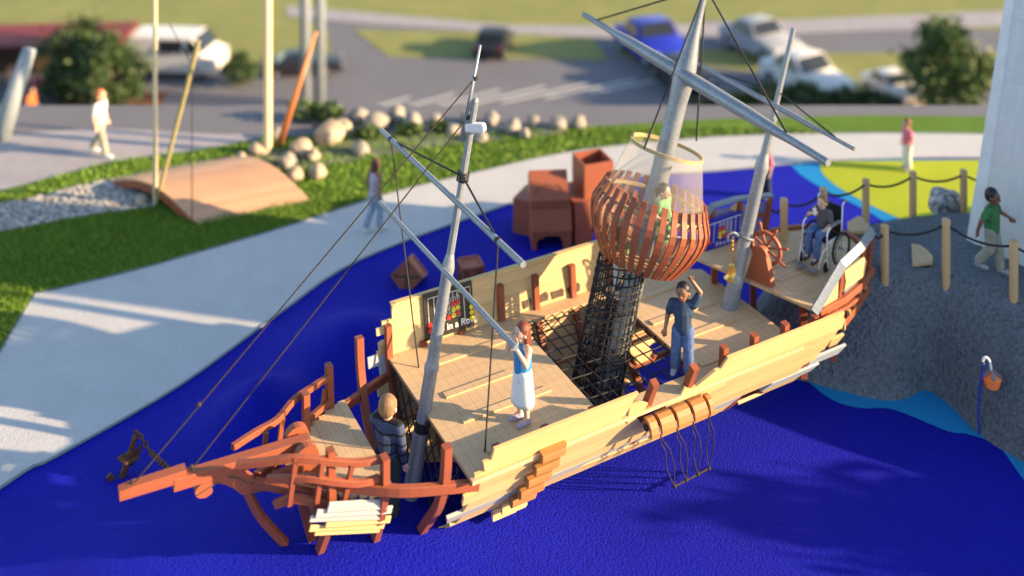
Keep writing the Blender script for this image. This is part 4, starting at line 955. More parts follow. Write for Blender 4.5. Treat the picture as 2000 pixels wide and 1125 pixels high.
# ------------------------------------------------------------------ wheelchair with a boy
fw = Vector((-.74, -.67, 0)).normalized(); sdv = Vector((fw.y, -fw.x, 0))      # sdv points to the sitter's right (away from the camera)
near_s = -sdv if sdv.y > 0 else sdv
pc = P(1640, 516, 2.0); wc0 = Vector((pc.x, pc.y, 2.0))-near_s*.27+Vector((0, 0, 0))
WZ = Vector((0, 0, 1))
def K(f_, s_, z_): return wc0+fw*f_+near_s*s_+WZ*z_       # forward, towards the camera side, up
wr_ = thing('wheelchair', 'black and white wheelchair on the quarter deck with grey footplates', 'wheelchair', tuple(wc0), group=None)
for sg in (1, -1):
    c = K(0, .30*sg, .29); wh = MB(); wh.ring(c, near_s, .275, .022, 36, 8); tyre = wh.build('wheel', 'rubber', wr_, True)
    m = MB(); m.ring(c+near_s*.03*sg, near_s, .245, .008, 36, 6); m.build('push_rim', 'rope_brown', tyre, True)
    m = MB(); m.tube([c-near_s*.04, c+near_s*.04], .035, 14); m.build('hub', 'chrome', tyre, True, 40)
    m = MB()
    for k in range(16): a = 2*math.pi*k/16; m.tube([c+near_s*.02*(-1)**k, c+(fw*math.cos(a)+WZ*math.sin(a))*.262], .0035, 4)
    m.build('spokes', 'chrome', tyre)
    cc = K(.42, .25*sg, .09); m = MB(); m.ring(cc, near_s, .068, .02, 20, 8); m.tube([cc-near_s*.02, cc+near_s*.02], .055, 14); cs = m.build('caster', 'rubber', wr_, True, 40)
    m = MB(); m.tube([cc+near_s*.035, cc+near_s*.035+WZ*.08, K(.40, .25*sg, .22)], .013, 6); m.tube([cc-near_s*.035, cc-near_s*.035+WZ*.08, K(.40, .25*sg, .22)], .013, 6); m.build('fork', 'white_paint', cs)
    m = MB(); y_ = .245*sg
    m.tube([K(-.10, y_, .28), K(-.10, y_, .5), K(-.14, y_, 1.0)]+[K(-.16, y_, 1.03), K(-.20, y_, 1.04)], .014, 8)
    m.tube([K(.38, y_, .18), K(.38, y_, .62), K(.355, y_, .70), K(.28, y_, .735), K(-.10, y_, .74)], .014, 8)
    m.tube([K(-.10, y_, .50), K(.38, y_, .50)], .013, 8); m.tube([K(-.05, y_, .26), K(.38, y_, .26)], .013, 8)
    m.tube([K(.25, y_, .50), K(.25, y_, .26), K(.14, y_, .20)], .010, 8)
    m.tube([K(.38, y_, .42), K(.46, y_*.9, .38), K(.60, y_*.8, .08)], .012, 8); m.build('frame', 'white_paint', wr_, True)
    m = MB(); m.tube([K(-.19, y_, 1.04), K(-.30, y_, 1.045)], .02, 10); m.build('handle', 'grey_plastic', wr_, True, 40)
    m = MB(); m.box(K(.11, y_, .755), (.32, .055, .035), Matrix((fw, near_s, WZ)).transposed(), .01); m.build('armrest', 'grey_plastic', wr_)
    m = MB(); m.box(K(.66, .125*sg, .075), (.17, .19, .018), Matrix((fw, near_s, WZ)).transposed() @ Matrix.Rotation(R(-12), 3, 'Y'), .005); m.build('footplate', 'grey_plastic', wr_)
m = MB(); m.loft([[K(-.115-.012*k_-.0, a, z_) for a in [lerp(-.235, .235, q/8) for q in range(9)] ]+[K(-.135-.012*k_, a, z_) for a in [lerp(.235, -.235, q/8) for q in range(9)]] for k_, z_ in ((0, .5), (1, .7), (2.6, .97))]); m.build('backrest', 'black', wr_)
m = MB(); m.box(K(.14, 0, .485), (.46, .46, .045), Matrix((fw, near_s, WZ)).transposed(), .01); m.build('seat', 'black', wr_)
m = MB(); m.tube([K(.3, .24, .27), K(-.05, -.24, .45)], .011, 6); m.tube([K(.3, -.24, .27), K(-.05, .24, .45)], .011, 6); m.build('cross_brace', 'white_paint', wr_)
fd = math.degrees(math.atan2(fw.y, fw.x)); sp = K(.12, 0, 0); Hs = 1.22
zs = (.50+.07)/Hs
person('seated boy in a grey checked shirt and jeans drinking from a white cup', (sp.x, sp.y, 2.0), Hs, fd,
       dict(pel=(0, .0, zs), che=(0, .015, zs+.20), nek=(0, .01, zs+.315), hed=(0, -.008, zs+.40), shL=(.11, .01, zs+.275), shR=(-.11, .01, zs+.275),
            hpL=(.052, 0, zs-.005), knL=(.075, -.22, zs+.02), anL=(.07, -.30, .17), toL=(.07, -.39, .125), hpR=(-.052, 0, zs-.005), knR=(-.075, -.22, zs+.02), anR=(-.08, -.27, .17), toR=(-.085, -.36, .125),
            elL=(.15, -.02, zs+.13), wrL=(.10, -.12, zs+.055), haL=(.09, -.17, zs+.06), elR=(-.17, -.10, zs+.20), wrR=(-.07, -.17, zs+.27), haR=(-.035, -.165, zs+.28)),
       top=('grey_shirt',), legs='denim_pale' if 0 else 'denim', skin='skin_pale', hair=('hair_blond', 'short'), shoe='shoe_dark', sleeve=.5)
cup = K(.12+.165*Hs, .035*Hs*-1, (zs+.30)*Hs); 
ct = thing('drink_cup', 'small white paper cup with straw held by the seated boy', 'cup', tuple(cup-WZ*.05))
m = MB(); m.lathe(cup-WZ*.05, WZ, [(.026, 0), (.036, .10), (.037, .105)], 14); m.build('cup', 'white_paint', ct, True, 40); m = MB(); m.tube([cup+WZ*.05, cup+WZ*.11-fw*.015], .004, 6); m.build('straw', 'white_paint', ct)

# ------------------------------------------------------------------ crates and boxes on the blue surface
def crate(label, c, size, rot, grp=None):
    root = thing('crate', label, 'crate', tuple(c), group=grp); c = Vector(c); s_ = size/2; m = MB(); m.box(c, (size*.9,)*3, rot); m.build('panels', 'crate_wood', root)
    m = MB(); t = size*.09
    for ax_ in range(3):
        for a in (-1, 1):
            for b in (-1, 1):
                o = [0, 0, 0]; o[(ax_+1) % 3] = a*(s_-t/2); o[(ax_+2) % 3] = b*(s_-t/2); d = [t*1.02]*3; d[ax_] = size if ax_ == 2 else size-.003*ax_; m.box(c+rot @ Vector(o), d, rot)
    m.build('edge_boards', 'crate_wood', root)
    m = MB()
    for nrm, u, v in (((1, 0, 0), (0, 1, 0), (0, 0, 1)), ((-1, 0, 0), (0, 1, 0), (0, 0, 1)), ((0, 1, 0), (1, 0, 0), (0, 0, 1)), ((0, -1, 0), (1, 0, 0), (0, 0, 1))):
        nrm, u, v = Vector(nrm), Vector(u), Vector(v)
        for sg, k in ((1, 0), (-1, .004)):
            a, b = nrm*(s_*.93+k)-(u+v*sg)*s_*.82, nrm*(s_*.93+k)+(u+v*sg)*s_*.82; m.beam([c+rot @ a, c+rot @ b], t*1.1, t*.6, up=rot @ nrm)
    m.build('braces', 'bole', root)
crate('square red crate with crossed braces standing just behind the far bulwark', (-.86, 21.62, gz(-.86, 21.62)+.235), .47, Matrix.Rotation(R(18), 3, 'Z'))
crate('small red crate tipped on its corner, half sunk in blue rubber', (-2.15, 21.75, .14), .50, Matrix.Rotation(R(-8), 3, 'Z') @ Matrix.Rotation(R(-18), 3, 'X') @ Matrix.Rotation(R(45), 3, 'Y'))
RZ = lambda a: Matrix.Rotation(R(a), 3, 'Z')
# open topped box on a pierced base
t = thing('play_box', 'tall open topped red box standing on a lower box', 'play box', (1.75, 23.65, .95))
c0 = Vector((1.63, 23.33, 0)); e_ = RZ(20) @ Vector((1, 0, 0)); n_ = RZ(20) @ Vector((0, 1, 0))
def bx(mb, o, a, b, z0, z1): mb.prism([o+e_*0+WZ*z0, o+e_*a+WZ*z0, o+e_*a+n_*b+WZ*z0, o+n_*b+WZ*z0], WZ*(z1-z0))
c1_ = c0+n_*.0
m = MB()
bx(m, c1_, .72, .04, .95, 1.70); bx(m, c1_+n_*.66, .72, .04, .95, 1.70); bx(m, c1_+n_*.041, .04, .618, .95, 1.698); bx(m, c1_+n_*.041+e_*.68, .04, .618, .95, 1.698); bx(m, c1_+n_*.05+e_*.05, .62, .6, .96, 1.0)
m.build('box_walls', 'crate_wood', t)
t = thing('play_box', 'low wide red box with ragged doorway, under the tall open box', 'play box', (1.9, 23.6, 0))
o = c0-e_*.28-n_*.12
m = MB(); bx(m, o, 1.55, 1.0, .88, .95)
arch = [(0, 0), (0, .88), (1.55, .88), (1.55, 0), (1.30, 0), (1.28, .2), (1.32, .3), (1.1, .5), (.99, .55), (.7, .6), (.45, .55), (.4, .28), (.44, .2), (.40, 0)]
m.prism([o+e_*a+WZ*b for a, b in arch], n_*.05)
bx(m, o+n_*.95, 1.55, .05, 0, .88); bx(m, o+n_*.051, .05, .89, 0, .88); bx(m, o+n_*.051+e_*1.5, .05, .89, 0, .88); m.build('box_walls', 'crate_wood', t)
t = thing('play_box', 'plain closed red box at the left end of the box cluster', 'play box', (.1, 23.9, 0))
m = MB(); e_, n_ = RZ(-25) @ Vector((1, 0, 0)), RZ(-25) @ Vector((0, 1, 0)); bx(m, Vector((0.02, 23.72, 0)), .75, .75, 0, .78); m.build('box_walls', 'crate_wood', t)
t = thing('play_box', 'tilted red box house with cracked sloping lid in the middle of the box cluster', 'play box', (.9, 23.1, 0))
m = MB(); e_, n_ = RZ(4) @ Vector((1, 0, 0)), RZ(4) @ Vector((0, 1, 0)); o = Vector((.44, 22.95, 0))
m.prism([o+n_*a+WZ*b for a, b in ((0, 0), (0, .40), (.18, .88), (.75, .88), (.75, 0))], e_*.05)
m.prism([o+e_*.83+n_*a+WZ*b for a, b in ((0, 0), (0, .40), (.18, .88), (.75, .88), (.75, 0))], e_*.05)
m.prism([o+e_*a+WZ*b for a, b in ((.051, 0), (.051, .395), (.829, .395), (.829, 0), (.70, 0), (.68, .2), (.6, .3), (.3, .3), (.12, .2), (.10, 0))], n_*.04)
m.prism([o+e_*-.01+n_*a+WZ*b for a, b in ((-.02, .40), (.16, .90), (.2, .90), (.02, .38))], e_*.90); m.build('box_walls', 'crate_wood', t)
m = MB(); m.prism([o+e_*-.02+n_*a+WZ*b for a, b in ((.10, .88), (.10, 1.04), (.55, 1.52), (.80, 1.30), (.80, .9))], e_*.86); m.build('lid', 'crate_wood', t)
m = MB(); 
sl_ = lambda a, b: o+e_*a+n_*lerp(.10, .55, b)+WZ*(lerp(1.04, 1.52, b)+.006)
m.tube([sl_(.12, .25), sl_(.2, .42), sl_(.36, .5), sl_(.5, .45), sl_(.6, .5), sl_(.68, .36), sl_(.66, .18)], .009, 5, False); m.build('crack', 'bole', t)

# ------------------------------------------------------------------ anchor and chain
ab = Vector((P(238, 928, .05).x, P(238, 928, .05).y, 0)); at_ = PY(266, 848, ab.y+.1)
an_ = thing('anchor', 'rusty anchor half buried in the blue rubber beyond the bowsprit tip', 'anchor', tuple(ab))
da = (at_-ab).normalized(); m = MB(); m.tube([ab-da*.1, at_+da*.02], [.055, .045], 12); m.build('shank', 'rust', an_, True, 40)
ms = ab.lerp(at_, .46); q_ = da.to_track_quat('Z', 'Y').to_matrix(); m = MB(); m.box(ms, (.22, .30, .06), q_ @ Matrix.Rotation(.6, 3, 'Z'), .02); m.build('stock_plate', 'rust', an_)
m = MB(); fl_ = [PY(275, 867, ab.y+.15), PY(272, 885, ab.y+.15), PY(262, 905, ab.y+.12), PY(243, 920, ab.y+.1), PY(250, 900, ab.y+.1), PY(263, 880, ab.y+.12)]; m.prism(fl_, Vector((.02, .05, 0))); m.build('fluke', 'rust', an_)
m = MB(); m.ring(at_+da*.01, (.5, .8, .2), .05, .013, 16, 6); m.build('ring', 'rust', an_, True)
nt_ = P(216, 938, .0); m = MB(); m.tube([nt_+Vector((-.03, 0, .08)), nt_+Vector((.03, 0, -.02))], [.05, .06], 6); m.build('fluke_tip', 'rust', an_)
ch = thing('chain', 'rusty chain running from the anchor to the bowsprit', 'chain', tuple(at_)); m = MB()
cpts = [at_+da*.02+Vector((.03, 0, 0)), PY(296, 885, at_.y-.3), PY(332, 918, at_.y-1.1)]
for i_ in range(2): chain(m, cpts[i_], cpts[i_+1], .105, .055, .013)
m.build('chain_links', 'rust', ch, True)

# ------------------------------------------------------------------ rope fences along the hill
def fence_side(pts, label, rlabel, start=None):
    tops = []
    for i, (x, yt, yb_, z) in enumerate(pts):
        b = P(x, yb_, z); hh = H-(yt-HY)*b.y/F; t = thing('fence_post', f'round pine post, {label[i]}', 'post', tuple(b), group='round posts of the rope fences')
        m = MB(); m.tube([b-WZ*.35, Vector((b.x, b.y, hh-.01)), Vector((b.x, b.y, hh))], [.072, .072, .066], 18); m.build('post_shaft', 'pine_post', t, True, 40); m = MB(); m.ring((b.x, b.y, hh-.09), (1, .2, 0), .001, .03, 8, 6); m.build('rope_hole', 'black', t)
        tops.append(Vector((b.x, b.y, hh-.09)))
    pl = ([start] if start else [])+tops; allp = []
    for a, b in zip(pl, pl[1:]): allp += sag(a, b, .13, 12)[:-1]
    allp.append(pl[-1]); t = thing('fence_rope', rlabel, 'rope', tuple(pl[0])); m = MB(); m.tube(smooth_pts(allp, 2), .022, 8); m.build('rope_line', 'rope_black', t, True)
fence_side([(1728, 440, 528, 1.82), (1848, 428, 540, 1.8), (1980, 470, 590, 1.72), (2120, 500, 630, 1.6)], ['first on the camera side, next to the stern rail', 'second on the camera side, in front of the pine slab', 'on the camera side, just below the boy in green', 'on the camera side beyond the boy in green'],
           'thick black rope sagging between the posts on the camera side of the hill', Pu(1704, 452, .9))
fence_side([(1531, 388, 478, 1.9), (1608, 367, 470, 1.85), (1691, 350, 430, 1.8), (1783, 335, 414, 1.8), (1882, 332, 402, 1.8), (1990, 345, 400, 1.8)],
           ['just right of the far stern rail', 'behind the wheelchair', 'behind the pine fan of planks', 'alone against the lime surface', 'beside the speckled rock', 'far side near the white tower'],
           'thick black rope sagging between the far side posts of the hill', Pu(1505, 405, -1.0))

# planks lying on the hill, rock, spinner
def slabpoly(pts, z, th, name, label, cat, mat='pine_board', tilt=.0):
    q = [P(x, y, z) for x, y in pts]; c = sum(q, Vector())/len(q); t = thing(name, label, cat, tuple(c)); m = MB(); m.prism(q, WZ*th); m.build('boards', mat, t)
slabpoly([(1780, 480), (1798, 483), (1811, 493), (1822, 505), (1821, 517), (1782, 521)], HZ+.05, .045, 'plank_slab', 'five sided pine slab lying on the grey hill behind the fence post', 'wooden slab')
slabpoly([(1655, 452), (1655, 440), (1676, 427), (1690, 432), (1690, 438), (1698, 443), (1696, 452), (1688, 457), (1660, 458)], HZ+.12, .06, 'plank_slab', 'fan of pine planks lying behind the wheelchair', 'wooden slab')
m, n, p = newmat('speckled'); link(n, ramp(n, noise_n(n, coords(n), 9, 5, .8), [(.42, (.03, .03, .04)), (.5, (.3, .3, .32)), (.62, (.62, .60, .60))]), p.inputs['Base Color']); p.inputs['Roughness'].default_value = .8
def rock(label, c, r, mat, seed, name='boulder', cat='boulder', group=None, sub=3):
    import bmesh
    bm = bmesh.new(); bmesh.ops.create_icosphere(bm, subdivisions=sub, radius=1)
    for v in bm.verts: k = 1+.28*noise.noise(v.co*1.3+Vector((seed*3.1, 0, 0)))+.1*noise.noise(v.co*3.5+Vector((0, seed, 0))); v.co = Vector((v.co.x*r[0]*k, v.co.y*r[1]*k, v.co.z*r[2]*k))
    me = bpy.data.meshes.new(name); bm.to_mesh(me); bm.free(); me.materials.append(MATS[mat]); me.polygons.foreach_set('use_smooth', [True]*len(me.polygons)) if sub > 2 else None
    o = bpy.data.objects.new(name, me); C.objects.link(o); o.location = c; return tag(o, label, cat, group)
rock('speckled black and white rock behind the last far fence post', (9.0, 21.6, 1.72), (.34, .3, .30), 'speckled', 3)
rock('pale speckled rock beside the far edge of the quarter deck', (5.35, 19.75, 1.75), (.30, .22, .2), 'speckled', 8)
sb = P(1913, 848, 0); st_ = thing('spinner_flower', 'orange ribbed bell flower on a thin blue stem with white arched neck', 'play flower', tuple(sb))
m = MB(); m.tube(smooth_pts([sb, PY(1911, 800, sb.y), PY(1914, 760, sb.y), PY(1921, 708, sb.y)], 5), .019, 8); m.build('stem', 'pole_blue', st_, True)
m = MB(); m.tube(smooth_pts([PY(1919, 706, sb.y), PY(1922, 699, sb.y), PY(1928, 699, sb.y), PY(1934, 709, sb.y), PY(1936, 726, sb.y)], 5), .022, 10); m.build('neck', 'white_paint', st_, True)
bt_ = PY(1937, 724, sb.y); m = MB()
m.lathe(bt_, (0, 0, -1), [(.03, 0), (.075, .04), (.15, .11), (.152, .125), (.105, .135), (.135, .165), (.137, .175), (.095, .185), (.122, .212), (.124, .222), (.085, .232), (.10, .258), (.10, .265), (.04, .268)], 26); m.build('bell', 'orange', st_, True, 35)
for k in range(5):
    a = 2*math.pi*k/5-1.7; d_ = Vector((math.cos(a), math.sin(a), 0)); s__ = WZ.cross(d_); o_ = bt_+WZ*.012
    pl_ = [o_+d_*r_-WZ*z_+s__*w_ for r_, z_, w_ in ((.03, -.005, .018), (.125, .082, .034), (.14, .098, 0), (.125, .082, -.034), (.03, -.005, -.018))]; m = MB(); m.prism(pl_, d_*.006+WZ*.008); m.build('petal', 'grey_plastic' if k else 'grey_plastic', st_)

# ------------------------------------------------------------------ white tower on the hill
C0 = Vector((8.72, 19.9, 1.75)); a_, b_ = Vector((.56, -.83, 0)).normalized(), Vector((.83, .56, 0)).normalized(); TW, TD, TH, TK = 3.3, 3.3, 7.2, .46
tw = thing('tower', 'white boarded tapering tower standing on the grey hill at the right edge', 'tower', tuple(C0))
cc_ = C0+a_*TW/2+b_*TD/2
def tq(a, b, z, off=0.):
    k = 1-TK*(z/TH); base = C0+a_*(a*TW)+b_*(b*TD); v = (base-cc_)*k; v += v.normalized()*off; return cc_+Vector((v.x, v.y, z))
m = MB(); m.loft([[tq(0, 0, z), tq(1, 0, z), tq(1, 1, z), tq(0, 1, z)] for z in (-.2, TH)]); m.build('walls', 'clapboard', tw)
for (a0, b0), (a1, b1) in (((0, 0), (.075, 0)), ((0, 0), (0, .075)), ((1, 0), (.925, 0)), ((1, 0), (1, .075)), ((0, 1), (0, .925))):
    m = MB(); m.loft([[tq(a0, b0, z, .03), tq(a1, b1, z, .035), tq(a1, b1, z, .0), tq(a0, b0, z, .0)] for z in (-.2, TH)]); m.build('corner_board', 'trim_white', tw)
m = MB(); m.loft([[tq(-.06, -.06, z), tq(1.06, -.06, z), tq(1.06, 1.06, z), tq(-.06, 1.06, z)] for z in (TH, TH+.15)]); m.build('roof_slab', 'trim_white', tw)
bq = PY(1996, 352, tq(.2, 0, 2.2).y-.05); m = MB(); m.box(bq, (.22, .14, .06), RZ(-30) @ Matrix.Rotation(.5, 3, 'Y')); m.build('bracket', 'grey_plastic', tw)

# ------------------------------------------------------------------ footbridge
NB, RB, LB, FB = Vector((-7.28, 24.04, 0)), Vector((-4.86, 25.14, 0)), Vector((-10.2, 26.21, 0)), Vector((-7.6, 27.5, 0))
br = thing('footbridge', 'arched timber footbridge with flat plank deck crossing the dry creek', 'footbridge', tuple(NB))
def bq_(u, t, dz=0.): a, b = NB.lerp(RB, u), LB.lerp(FB, u); q = a.lerp(b, t); q.z = .03+.42*math.sin(math.pi*t)+dz; return q
m = MB(); nb = 34
for i in range(nb):
    t0, t1_ = i/nb+.0012, (i+1)/nb-.0012; m.loft([[bq_(u, t0), bq_(u, t1_), bq_(u, t1_, -.05), bq_(u, t0, -.05)][::-1] for u in (0, 1)])
m.build('deck_boards', 'bridge_wood', br)
for u in (.005, .995): m = MB(); m.beam([bq_(u, i/24, -.13) for i in range(25)], .09, .15); m.build('arch_beam', 'redwood', br)
fpb = P(303, 400, 0)
t = thing('bridge_pole', 'straight upright cream pole at the near edge of the footbridge', 'pole', tuple(fpb)); m = MB(); m.tube([fpb, fpb+WZ*7], [.055, .05], 12); m.build('pole_shaft', 'cream', t, True, 40)
e1_ = PY(388, 80, fpb.y-.2); t = thing('leaning_pole', 'thin olive pole leaning right from the near edge of the footbridge', 'pole', tuple(fpb+Vector((.05, -.1, .1)))); m = MB(); m.tube([fpb+Vector((.06, -.1, .08)), e1_], [.045, .06], 12); m.build('pole_shaft', 'olive_wood', t, True, 40)
p_ = fpb.lerp(e1_, .86); rope('thin rope hanging straight down from the leaning olive pole', [PY(375, 120, fpb.y-.2), Vector((P(375, 435, 0).x, P(375, 435, 0).y, .05))], .012, group=None)
rope('thin rope stretched up and left from the leaning olive pole', [PY(372, 121, fpb.y-.2), PY(330, 45, fpb.y-.1)], .012, group=None)
b_l = P(545, 285, 0); t = thing('leaning_pole', 'thin orange brown pole leaning right at the far end of the footbridge', 'pole', tuple(b_l)); m = MB(); m.tube([b_l, PY(617, 62, b_l.y)], [.10, .05], 12); m.build('pole_shaft', 'orange_wood', t, True)
b_c = P(523, 300, 0); t = thing('bridge_pole', 'thick upright cream pole at the far end of the footbridge', 'pole', tuple(b_c)); m = MB(); m.tube([b_c, b_c+WZ*7], .115, 14); m.build('pole_shaft', 'cream', t, True, 40)
for i, (x, yb_) in enumerate(((596, 215), (625, 205))):
    b = P(x, yb_, LOW); t = thing('pale_pole', ['pale grey pole rising behind the orange brown leaning pole', 'pale grey pole standing farther behind, right of its twin'][i], 'pole', tuple(b)); m = MB(); m.tube([b, b+WZ*13], .26, 14); m.build('pole_shaft', 'pale_steel', t, True)
b = P(0, 270, 0); t = thing('leaning_mast', 'pale blue grey tapering pole leaning right at the left edge', 'pole', (b.x, b.y, 0)); m = MB(); m.tube([b, PY(58, 95, b.y+.5)], [.28, .18], 14); m.build('pole_shaft', 'pale_steel', t, True)

# ------------------------------------------------------------------ boulders along the creek
BL = [(590, 300, .45, 'stone'), (560, 325, .38, 'pale_stone'), (645, 275, .62, 'stone'), (668, 262, .45, 'stone'), (505, 300, .35, 'stone'), (540, 270, .30, 'pale_stone'), (612, 312, .3, 'stone'), (575, 350, .32, 'stone'), (620, 345, .35, 'stone'),
      (705, 300, .35, 'pale_stone'), (735, 250, .5, 'pale_stone'), (775, 235, .45, 'pale_stone'), (805, 250, .45, 'pale_stone'), (700, 235, .4, 'pale_stone'), (850, 240, .3, 'pale_stone'), (885, 260, .28, 'pale_stone'), (938, 275, .3, 'pale_stone'), (960, 240, .35, 'pale_stone'),
      (1000, 258, .4, 'pale_stone'), (1042, 245, .32, 'pale_stone'), (1090, 250, .36, 'pale_stone'), (1130, 248, .36, 'pale_stone'), (1025, 268, .28, 'pale_stone'), (910, 235, .3, 'pale_stone'), (470, 318, .28, 'stone'), (330, 372, .30, 'stone'), (275, 398, .26, 'stone'), (360, 398, .22, 'stone')]
for i, (x, y, r, mt) in enumerate(BL):
    b = P(x, y, 0); k = random.uniform(.68, .95)
    grp = sorted(q[0] for q in BL if (q[0] < 690) == (x < 690)); o_n = ['leftmost', 'second', 'third', 'fourth', 'fifth', 'sixth', 'seventh', 'eighth', 'ninth', 'tenth', 'eleventh', 'twelfth', 'thirteenth', 'fourteenth', 'fifteenth', 'sixteenth'][grp.index(x)]
    rock(f'sunlit tan boulder by the footbridge, {o_n} from the left' if x < 690 else f'pale boulder in the creek behind the lawn, {o_n} from the left', (b.x, b.y, r*.3), (r*k*.8, r*.7, r*.62), mt, i*1.7, group='sunlit tan boulders' if x < 690 else 'pale creek boulders', sub=3)

# ------------------------------------------------------------------ trees, hedge
def crown(mb, c, r, n, leaf, shape=1., clump=14):
    cl = []
    for _ in range(clump*6):
        v = Vector((random.gauss(0, 1), random.gauss(0, 1), random.gauss(0, 1))).normalized()*random.uniform(.35, 1)**.5
        v.z = v.z; wz = 1-.55*max(0, v.z)*shape; cl.append((Vector((v.x*r[0]*wz, v.y*r[1]*wz, v.z*r[2])), random.uniform(.12, .30)*min(r)))
    for i in range(n):
        o, k = random.choice(cl); d = Vector((random.gauss(0, 1), random.gauss(0, 1), random.gauss(0, 1)))*k*.7; p = c+o+d
        a = Vector((random.gauss(0, 1), random.gauss(0, 1), random.gauss(0, .8))).normalized(); b = a.orthogonal().normalized(); b.rotate(Matrix.Rotation(random.uniform(0, 6), 3, a)); q = a.cross(b); L = leaf*random.uniform(.6, 1.3)
        mb.add([p-b*L, p+q*L*.45, p+b*L, p-q*L*.45], [(0, 1, 2, 3)])
def tree(label, base, ht, r, n, leaf, mat='leaf_dark', shape=1., trunk=.12, group=None, name='tree', cat='tree', low=.25):
    base = Vector(base); t = thing(name, label, cat, tuple(base), group=group); m = MB()
    top_ = base+WZ*ht*.8; m.tube([base, base+WZ*ht*.3+Vector((.05, 0, 0)), top_], [trunk, trunk*.75, trunk*.25], 8)
    for k in range(7):
        z_ = random.uniform(low+.08, .7); a = random.uniform(0, 6.28); s0 = base+WZ*ht*z_; m.tube([s0, s0+Vector((math.cos(a)*r*.4, math.sin(a)*r*.4, ht*.1)), s0+Vector((math.cos(a)*r*.75, math.sin(a)*r*.75, ht*.16))], [trunk*.4, trunk*.25, trunk*.1], 6)
    m.build('trunk', 'bole', t, True)
    m = MB(); hh = ht*(1-low)/2; crown(m, base+WZ*(ht*low+hh), (r, r, hh*.92), n, leaf, shape); m.build('crown', mat, t)
b = P(1845, 236, LOW); tree('dense dark green conical tree standing in the red mulch bed', b, 5.2, 2.1, 6500, .17, 'leaf_mid', 1.3, .12, low=.12)
b = P(215, 215, LOW); tree('dark green bushy tree behind the man in cream', b, 3.9, 1.8, 3600, .17, trunk=.15, low=.05)
b = P(150, 190, LOW); tree('dark bushy tree under the red canopy edge', b, 4.0, 2.2, 3600, .18, trunk=.15, low=.05)
b = P(470, 165, LOW); tree('small dark round tree right of the white van', b, 1.8, .9, 1200, .13, trunk=.08, low=.05)
for i, (x, y, rr, hh) in enumerate(((1430, 232, .7, .75), (1500, 228, .8, .9), (1570, 226, .8, .95), (1640, 228, .8, .85), (1710, 232, .8, .75), (1370, 236, .6, .55))):
    b = P(x, y, LOW); rr *= LK; hh *= LK; ORD = ['second from left', 'third from left', 'middle one right of centre', 'second from right', 'rightmost', 'leftmost']
    t = thing('hedge_bush', 'low dark green hedge bush behind the pale path, '+ORD[i], 'bush', tuple(b), group='low hedge bushes'); m = MB(); m.tube([b, b+WZ*hh*.5], [.07, .03], 6); m.build('stem', 'bole', t); m = MB(); crown(m, b+WZ*hh*.5, (rr, rr*.7, hh*.5), 1900, .12, .2); m.build('foliage', 'leaf_dark', t)
for i, (x, y, rr, hh) in enumerate(((640, 235, .5, .5), (720, 270, .4, .3), (800, 262, .4, .3), (590, 232, .5, .55), (860, 255, .3, .25))):
    b = P(x, y, 0); t = thing('creek_bush', ['green plant behind the tan boulders', 'green plant beside the tan boulders, right of the pole', 'small green plant in the creek above the woman', 'green plant just right of the orange brown pole', 'smallest green plant at the right of the creek boulders'][i], 'bush', tuple(b), group='creek plants'); m = MB(); m.tube([b, b+WZ*hh*.5], [.03, .02], 6); m.build('stem', 'bole', t); m = MB(); crown(m, b+WZ*hh*.5, (rr, rr*.7, hh*.5), 700, .07, .2); m.build('foliage', 'leaf_mid', t)
sheet('mulch_bed', pxl((1660, 250), (1990, 250), (1960, 212), (1700, 205)), LOW+.05, 'mulch'); sheet('mulch_bed', pxl((120, 232), (300, 232), (330, 180), (120, 180)), LOW+.05, 'mulch')

